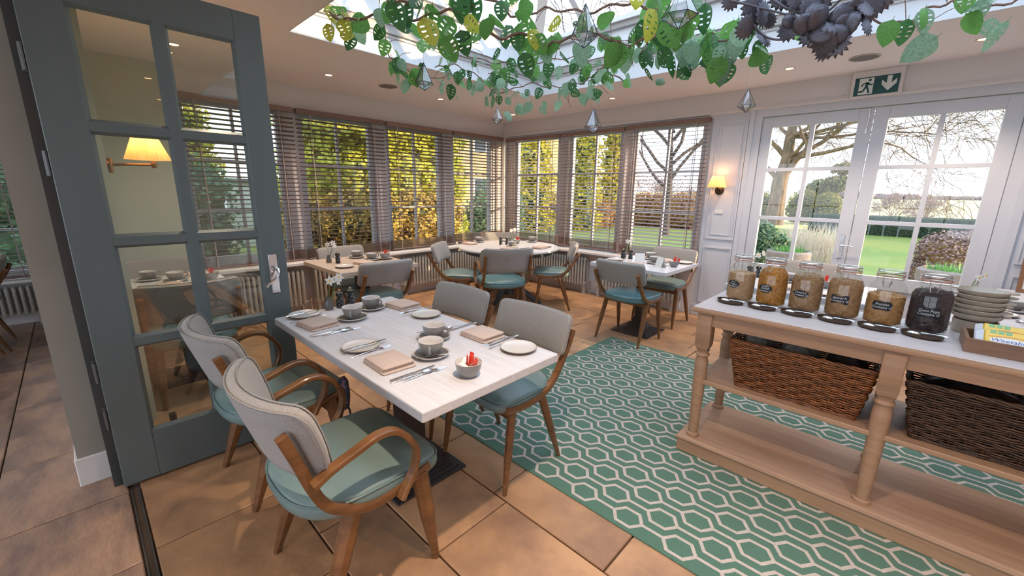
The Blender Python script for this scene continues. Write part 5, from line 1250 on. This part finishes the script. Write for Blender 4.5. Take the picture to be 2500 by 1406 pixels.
def foliage(mb, blobs, n, size, up=.2, inner=.55):
    vs = []; fs = []; tot = sum(b[3]*b[4] for b in blobs); k0 = len(mb.v)
    for (x, y, z, rx, rz) in blobs:
        m_ = int(n*rx*rz/tot)
        for _ in range(m_):
            d = Vector((fr.gauss(0, 1), fr.gauss(0, 1), fr.gauss(0, 1))).normalized(); f = fr.uniform(inner, 1.0)
            c = V(x+d.x*rx*f, y+d.y*rx*f, max(z+d.z*rz*f, GZ+.03)); u = Vector((fr.gauss(0, 1), fr.gauss(0, 1), fr.gauss(0, .7))).normalized(); v = u.cross(d+Vector((fr.gauss(0, .4), fr.gauss(0, .4), fr.gauss(0, .4))))
            v = v.normalized() if v.length > .01 else u.orthogonal(); s = size*fr.uniform(.6, 1.3); i = len(vs)
            vs += [c-u*s*.6, c+v*s*.4, c+u*s*.6, c-v*s*.4]; fs.append((i, i+1, i+2, i+3))
    mb.add(vs, fs)
def crown_part(t, m, blobs, n, size, name='foliage', inner=.55):
    q = MB().use(m); foliage(q, blobs, n, size, inner=inner); o = q.build(name, t); o['kind'] = 'stuff'; return o
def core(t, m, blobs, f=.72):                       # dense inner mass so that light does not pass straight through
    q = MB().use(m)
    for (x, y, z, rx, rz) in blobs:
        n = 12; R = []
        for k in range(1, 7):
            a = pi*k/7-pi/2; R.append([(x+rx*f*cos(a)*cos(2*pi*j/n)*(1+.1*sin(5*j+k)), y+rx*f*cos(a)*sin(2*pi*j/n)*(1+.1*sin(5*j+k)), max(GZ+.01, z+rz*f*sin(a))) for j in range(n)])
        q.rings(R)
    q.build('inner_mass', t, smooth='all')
def shrub(name, lab, cat, blobs, m, n, size, cm='fol_dark', group=None, inner=.7):
    x, y = blobs[0][0], blobs[0][1]; t = thing(name, lab, cat, (0, 0, 0), 0, group)
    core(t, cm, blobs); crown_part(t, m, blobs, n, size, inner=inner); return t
def branches(mb, p, d, L, r, depth, rr, spread=.55, droop=0.0, sides=5, minr=.006, kids=(2, 3), tips=None):
    n = 4; P = [p]; dd = d.copy(); R = [r]
    for i in range(n):
        dd = (dd+Vector((rr.gauss(0, .16), rr.gauss(0, .16), rr.gauss(0, .12)-droop))).normalized(); P.append(P[-1]+dd*L/n); R.append(max(minr, r*(1-.42*(i+1)/n)))
    mb.tube(P, R, sides if r > .04 else 3, cap=False)
    if depth == 0:
        if tips is not None: tips.append(P[-1])
        return
    for k in range(rr.choice(kids)+(1 if depth > 2 else 0)):
        i = rr.choice((2, 3, 4)) if k else 4; q_ = P[i]; ax = Vector((rr.gauss(0, 1), rr.gauss(0, 1), rr.gauss(0, .6))).normalized()
        nd = (dd+ax*spread*rr.uniform(.7, 1.5)).normalized(); branches(mb, q_, nd, L*rr.uniform(.62, .85), R[i]*rr.uniform(.55, .78), depth-1, rr, spread, droop, sides, minr, kids, tips)
# big bare oak left of the garden view
rr = random.Random(11); t = thing('bare_oak', 'large leafless oak with sunlit trunk seen through the left garden door', 'tree', (0, 0, 0))
bx_, by_ = -5.75, 28.0; q = MB().use('bark')
trunk = [V(bx_, by_, GZ-.05), V(bx_+.03, by_, 1.0), V(bx_+.02, by_, 2.2), V(bx_+.2, by_, 3.4), V(bx_+.18, by_, 4.6), V(bx_+.3, by_, 6.2), V(bx_+.5, by_+.2, 8.5)]
q.tube(trunk, [.52, .42, .40, .30, .25, .19, .11], 12); q.build('trunk', t, smooth='all')
limbs = [(2, (.75, -.1, .75), 4.0, .19), (2, (-.8, .2, .85), 3.0, .17), (3, (.95, .2, .5), 5.0, .14), (3, (-.7, -.3, .7), 3.0, .13), (3, (1, -.3, .28), 5.6, .12), (4, (.9, -.2, .5), 5.2, .12), (4, (-.6, .3, .7), 3.0, .11), (4, (1, .3, .12), 6.0, .11), (5, (.8, 0, .5), 5.0, .10), (5, (-.6, .1, .6), 3.0, .09), (5, (1, -.3, .1), 5.6, .10), (6, (.8, -.1, .3), 4.6, .08), (6, (-.5, -.1, .6), 3, .08), (4, (1, 0, -.02), 5.4, .09), (3, (.8, -.4, .95), 4.5, .11), (5, (1, .2, -.1), 5.4, .08)]
for i, d, L, r in limbs:
    q = MB().use('bark'); branches(q, trunk[i], Vector(d).normalized(), L*(.66 if d[0] > 0 else .9), r, 5, rr, .62, .0, 6, .012, kids=(2, 3)); q.build('limb', t, smooth='all')
# slender bare tree behind the right wall blind
rr = random.Random(4); t = thing('bare_tree', 'slender leafless tree behind the blind next to the pilaster', 'tree', (0, 0, 0))
q = MB().use('bark_dark'); q.tube([V(-6.9, 16, GZ), V(-6.95, 16, 2.2), V(-7.1, 16, 4.0)], [.16, .12, .09], 8); q.build('trunk', t)
for i in range(9):
    q = MB().use('bark_dark'); branches(q, V(-6.95, 16, 1.6+.3*i), Vector((rr.choice((-1, 1))*rr.uniform(.4, 1), rr.gauss(0, .4), rr.uniform(.5, 1))).normalized(), 2.6, .07, 4, rr, .5, 0, 5, .012); q.build('limb', t)
def conifer(x, y, h, r, m, lab, n=3500, size=.16, group=None):
    blobs = [(x+fr.gauss(0, .08), y, GZ+h*(k+.5)/7, r*(1-.75*(k/7)**1.4), h/9) for k in range(7)]
    t = thing('conifer', lab, 'tree', (0, 0, 0), 0, group); MB().use('bark_dark').tube([(x, y, GZ-.05), (x, y, h*.8)], [.12, .03], 7).build('trunk', t)
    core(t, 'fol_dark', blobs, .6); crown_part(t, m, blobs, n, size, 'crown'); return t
# golden conifers outside the right wall
for x, y, h, r, lb in ((-11.5, 13.5, 6.2, 1.0, 'golden conifer behind the blind nearest the corner'), (-10.5, 15.4, 6.8, .95, 'tall golden conifer behind the middle right blind, left one'), (-10.6, 18.0, 6.2, .8, 'golden conifer behind the middle right blind, right one'), (-14.5, 15, 5.5, 1.3, 'golden conifer glimpsed at the window corner')):
    conifer(x, y, h, r, 'fol_gold', lb, 4200, .15, 'golden conifers in the garden')
conifer(-11.4, 11.6, 3.6, .8, 'fol_green', 'dark green conifer outside the corner windows', 2500, .13)
# cedar like conifers and shrubs behind the garden doors
shrub('evergreen_tree', 'layered dark green evergreen right of the bare oak trunk', 'tree', [(-4.3, 33, .9, 1.1, 1.1), (-3.6, 33, 2.2, .85, .5), (-3.5, 33.5, 3.1, .7, .4), (-4.4, 33, 1.9, .9, .6)], 'fol_olive', 9000, .16, inner=.5)
ev = [o_ for o_ in col.objects if o_.name.startswith('evergreen_tree')][0]
q = MB().use('bark_dark'); q.tube([(-3.9, 33, GZ), (-3.7, 33.2, 1.5), (-3.5, 33.4, 3.2)], [.16, .12, .05], 7); q.build('trunk', ev)
shrub('olive_shrub', 'olive coloured bushes at the foot of the bare oak', 'shrub', [(-4.9, 31, .7, .9, 1.2), (-3.7, 30.5, .6, .9, 1.1), (-7.2, 30, .7, 1.0, 1.2)], 'fol_olive', 9000, .11)
shrub('rust_hedge', 'rust brown beech hedge behind the blind next to the pilaster', 'hedge', [(-9.9+.9*k, 20, .55, .8, 1.0) for k in range(4)], 'fol_rust', 7000, .12, cm='fol_brown')
shrub('rust_hedge', 'rust brown hedge at the foot of the golden conifers', 'hedge', [(-14.2+1.1*k, 17.5, .5, 1.0, 1.0) for k in range(4)], 'fol_rust', 6000, .12, cm='fol_brown')
# clipped dark hedge behind the lawn
t = thing('clipped_hedge', 'long clipped dark green hedge at the far edge of the lawn', 'hedge', (0, 0, 0))
MB().use('fol_dark').box(-3.4, 12, 23.5, 24.4, GZ, .62, .05).build('inner_mass', t)
q = MB().use('fol_green'); vs = []; fs = []
for k in range(9000):
    x = fr.uniform(-3.4, 12); top = fr.random() < .3; c = V(x, fr.uniform(23.45, 24.4) if top else 23.47, .63 if top else fr.uniform(GZ, .63)); u = Vector((fr.gauss(0, 1), fr.gauss(0, .5), fr.gauss(0, 1))).normalized()*.05; v = u.orthogonal(); vs += [c-u, c+v*.7, c+u, c-v*.7]; i = len(vs)-4; fs.append((i, i+1, i+2, i+3))
q.use('fol_dark'); q.add(vs, fs); o = q.build('foliage', t); o['kind'] = 'stuff'
# big green shrub left outside the garden door
shrub('laurel_shrub', 'rounded glossy green shrub outside the left garden door', 'shrub', [(-1.92, 8.3, .56, .40, .50), (-1.66, 8.5, .40, .34, .42), (-2.2, 8.6, .45, .42, .5)], 'fol_green', 8000, .055)
# ornamental grass
t = thing('ornamental_grass', 'pale feathery ornamental grass outside the left garden door', 'grass', (0, 0, 0)); q = MB().use('plume')
for k in range(900):
    x, y = fr.uniform(-1.75, -.75), fr.uniform(9.4, 10.2); h = fr.uniform(.6, 1.15); dx, dy = fr.gauss(0, .10), fr.gauss(0, .1); s = .006
    q.add([(x-s, y, GZ), (x+s, y, GZ), (x+dx*.5+s, y+dy*.5, GZ+h*.7), (x+dx*.5-s, y+dy*.5, GZ+h*.7), (x+dx*1.4, y+dy*1.4, GZ+h)], [(0, 1, 2, 3), (3, 2, 4)])
o = q.build('blades', t); o['kind'] = 'stuff'
def planter(x, y, r, h, z, lab, plants, zb=GZ):
    t = thing('stone_planter', lab, 'planter', (x, y, zb)); 
    MB().use('stone').lathe([(r*.66, 0), (r*.70, h*.3), (r*.90, h*.72), (r*.93, h*.78), (r*1.06, h*.80), (r*1.1, h*.86), (r*1.08, h*.97), (r*.96, h), (r*.90, h*.95), (r*.86, h*.8), (.0001, h*.8)], 32, cap=False).build('pot', t, smooth=True)
    MB().use('stone').box(-r*.7, r*.7, -r*.7, r*.7, -.0, .04).build('plinth', t)
    q = MB().use('leaf_mid')
    for k in range(plants):
        a = fr.uniform(0, 2*pi); rr_ = r*.8*sqrt(fr.random()); c = V(rr_*cos(a), rr_*sin(a), h*.85); d = Vector((fr.gauss(0, .3), fr.gauss(0, .3), 1)).normalized()*fr.uniform(.10, .22); s = Vector((-d.y, d.x, 0)).normalized()*.008 if abs(d.x)+abs(d.y) > .001 else V(.008, 0, 0)
        q.add([c-s, c+s, c+d*.6+s, c+d*.6-s, c+d], [(0, 1, 2, 3), (3, 2, 4)])
    o = q.build('spring_shoots', t); o['kind'] = 'stuff'
planter(.47, 6.75, .30, .83, GZ, 'weathered stone planter with green shoots outside the right garden door', 260)
planter(.86, 8.6, .30, 1.05, GZ, 'second stone planter standing behind the first', 120)
planter(-1.20, 7.1, .26, .84, GZ, 'stone planter with green spikes outside the left garden door', 260)
shrub('beech_shrub', 'round brown leaved beech shrub behind the stone planter', 'shrub', [(.42, 7.9, .72, .34, .34), (.66, 8.0, .78, .28, .30), (.30, 7.9, .45, .24, .3)], 'fol_mauve', 9000, .032, cm='fol_brown')
q = thing('climbing_plant', 'sparse climber with pale leaves in the gap between the garden doors', 'plant', (0, 0, 0))
s_ = MB().use('twig'); s_.tube([(-.55, 6.3, GZ), (-.50, 6.3, .5), (-.46, 6.32, 1.1)], .008, 5); s_.build('stem', q); crown_part(q, 'fol_olive', [(-.49, 6.3, .80, .09, .30)], 260, .04)
# hedges outside the left wall: large leaved, sunlight put into the leaf colours
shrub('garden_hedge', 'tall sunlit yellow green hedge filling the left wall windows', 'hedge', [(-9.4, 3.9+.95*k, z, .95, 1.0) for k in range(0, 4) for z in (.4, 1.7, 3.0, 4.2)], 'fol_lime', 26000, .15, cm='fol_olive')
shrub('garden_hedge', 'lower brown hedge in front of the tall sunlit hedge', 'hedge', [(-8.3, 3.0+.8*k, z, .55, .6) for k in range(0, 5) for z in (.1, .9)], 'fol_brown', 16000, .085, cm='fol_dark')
shrub('garden_hedge', 'green bush outside the corner of the left wall', 'hedge', [(-9.0, 8.4, .5, .9, .9), (-9.6, 9.4, .9, .9, 1.1)], 'fol_green', 5000, .09)
shrub('garden_hedge', 'bushes outside the side room window', 'hedge', [(-12, -3+1.2*k, z, 1.1, 1.0) for k in range(0, 5) for z in (.3, 1.3)], 'fol_green', 9000, .12)
rr = random.Random(8); t = thing('bare_tree', 'leafless tree outside the window seen through the upper door panes', 'tree', (0, 0, 0))
q = MB().use('bark_dark'); q.tube([V(-13, 1.6, GZ), V(-13, 1.7, 3), V(-13.1, 1.9, 5)], [.22, .17, .12], 8); q.build('trunk', t)
for i in range(6):
    q = MB().use('bark_dark'); branches(q, V(-13, 1.7, 2.4+.5*i), Vector((rr.gauss(0, .4), rr.choice((-1, 1))*rr.uniform(.4, 1), rr.uniform(.5, 1))).normalized(), 2.4, .09, 4, rr, .5, 0, 5, .012); q.build('limb', t)
t = thing('garden_shed', 'pale rendered outbuilding outside the window behind the grey door', 'shed', (-14.6, 4.0, GZ))
MB().use('white_paint').box(-1.2, 1.2, -1.1, 1.6, 0, 1.75).build('wall', t); MB().use('slate').box(-1.3, 1.3, -1.2, 1.7, 1.75, 1.85).build('roof', t)
conifer(-19, 3.4, 5.0, 1.1, 'fol_gold', 'golden conifer outside the window behind the grey door', 3000, .16)
# stone house glimpsed through the corner windows
t = thing('stone_house', 'honey coloured stone house glimpsed through the left wall blind at the corner', 'house', (-24, 21, GZ)); 
MB().use('house_stone').box(-4, 4, -5, 5, 0, 6.2).build('wall', t)
MB().use('slate').add([(-4.4, -5.3, 6.1), (4.4, -5.3, 6.1), (4.4, 5.3, 6.1), (-4.4, 5.3, 6.1), (0, -5.3, 9), (0, 5.3, 9)], [(0, 1, 4), (1, 2, 5, 4), (2, 3, 5), (3, 0, 4, 5)]).build('roof', t)
for yy in (-3, 0, 3):
    for zz_ in (1.0, 3.9):
        f = MB().use('white_paint').box(3.98, 4.05, yy-.55, yy+.55, zz_, zz_+1.4).build('window', t); MB().use('dark_pane').box(4.05, 4.06, yy-.45, yy+.45, zz_+.1, zz_+1.3).build('pane', f)
# distant trees along the horizon
for k, (x, y, w, h) in enumerate(((38, 300, 14, 4), (62, 320, 16, 5), (92, 300, 12, 8), (14, 330, 16, 4), (-8, 310, 12, 6), (-24, 280, 10, 9), (110, 290, 10, 10))):
    shrub('distant_trees', 'hazy line of trees on the horizon, %s' % ('below the sky right of centre', 'middle stretch', 'toward the right edge, taller', 'left stretch', 'behind the door gap', 'left and tallest', 'at the far right end')[k], 'trees', [(x+j*w*.5, y, .6+h*.1, w*.4, h*.30) for j in range(-1, 2)], 'fol_mauve', 1500, 1.1, cm='fol_mauve', group='trees on the horizon')
for k, (x, y, z, r_, m_) in enumerate(((-.9, 42, .9, 1.3, 'fol_mauve'), (.7, 44, .7, 1.2, 'fol_mauve'), (-20, 45, 2.0, 3.0, 'fol_mauve'), (-25, 48, 2.6, 3.2, 'fol_mauve'), (-13, 42, 1.8, 2.4, 'fol_rust'))):
    t = thing('winter_thicket', ('leafless mauve bush in the field seen through the right garden door, left one', 'leafless mauve bush in the field seen through the right garden door, right one', 'mauve thicket behind the blind near the pilaster', 'mauve thicket behind the middle right blind', 'rust coloured thicket behind the slender bare tree')[k], 'shrub', (0, 0, 0))
    if k < 2:
        for _ in range(9):
            q = MB().use(m_); branches(q, V(x, y, -.3), Vector((fr.gauss(0, .5), fr.gauss(0, .3), 1)).normalized(), r_*.62, .04, 4, fr, .6, 0, 4, .012); q.build('branch', t)
        continue
    crown_part(t, m_, [(x, y, z, r_, r_*.8), (x+r_*.8, y+1, z*.8, r_*.7, r_*.6)], 900 if k < 2 else 2500, .10 if k < 2 else .14, 'twigs', inner=.1)
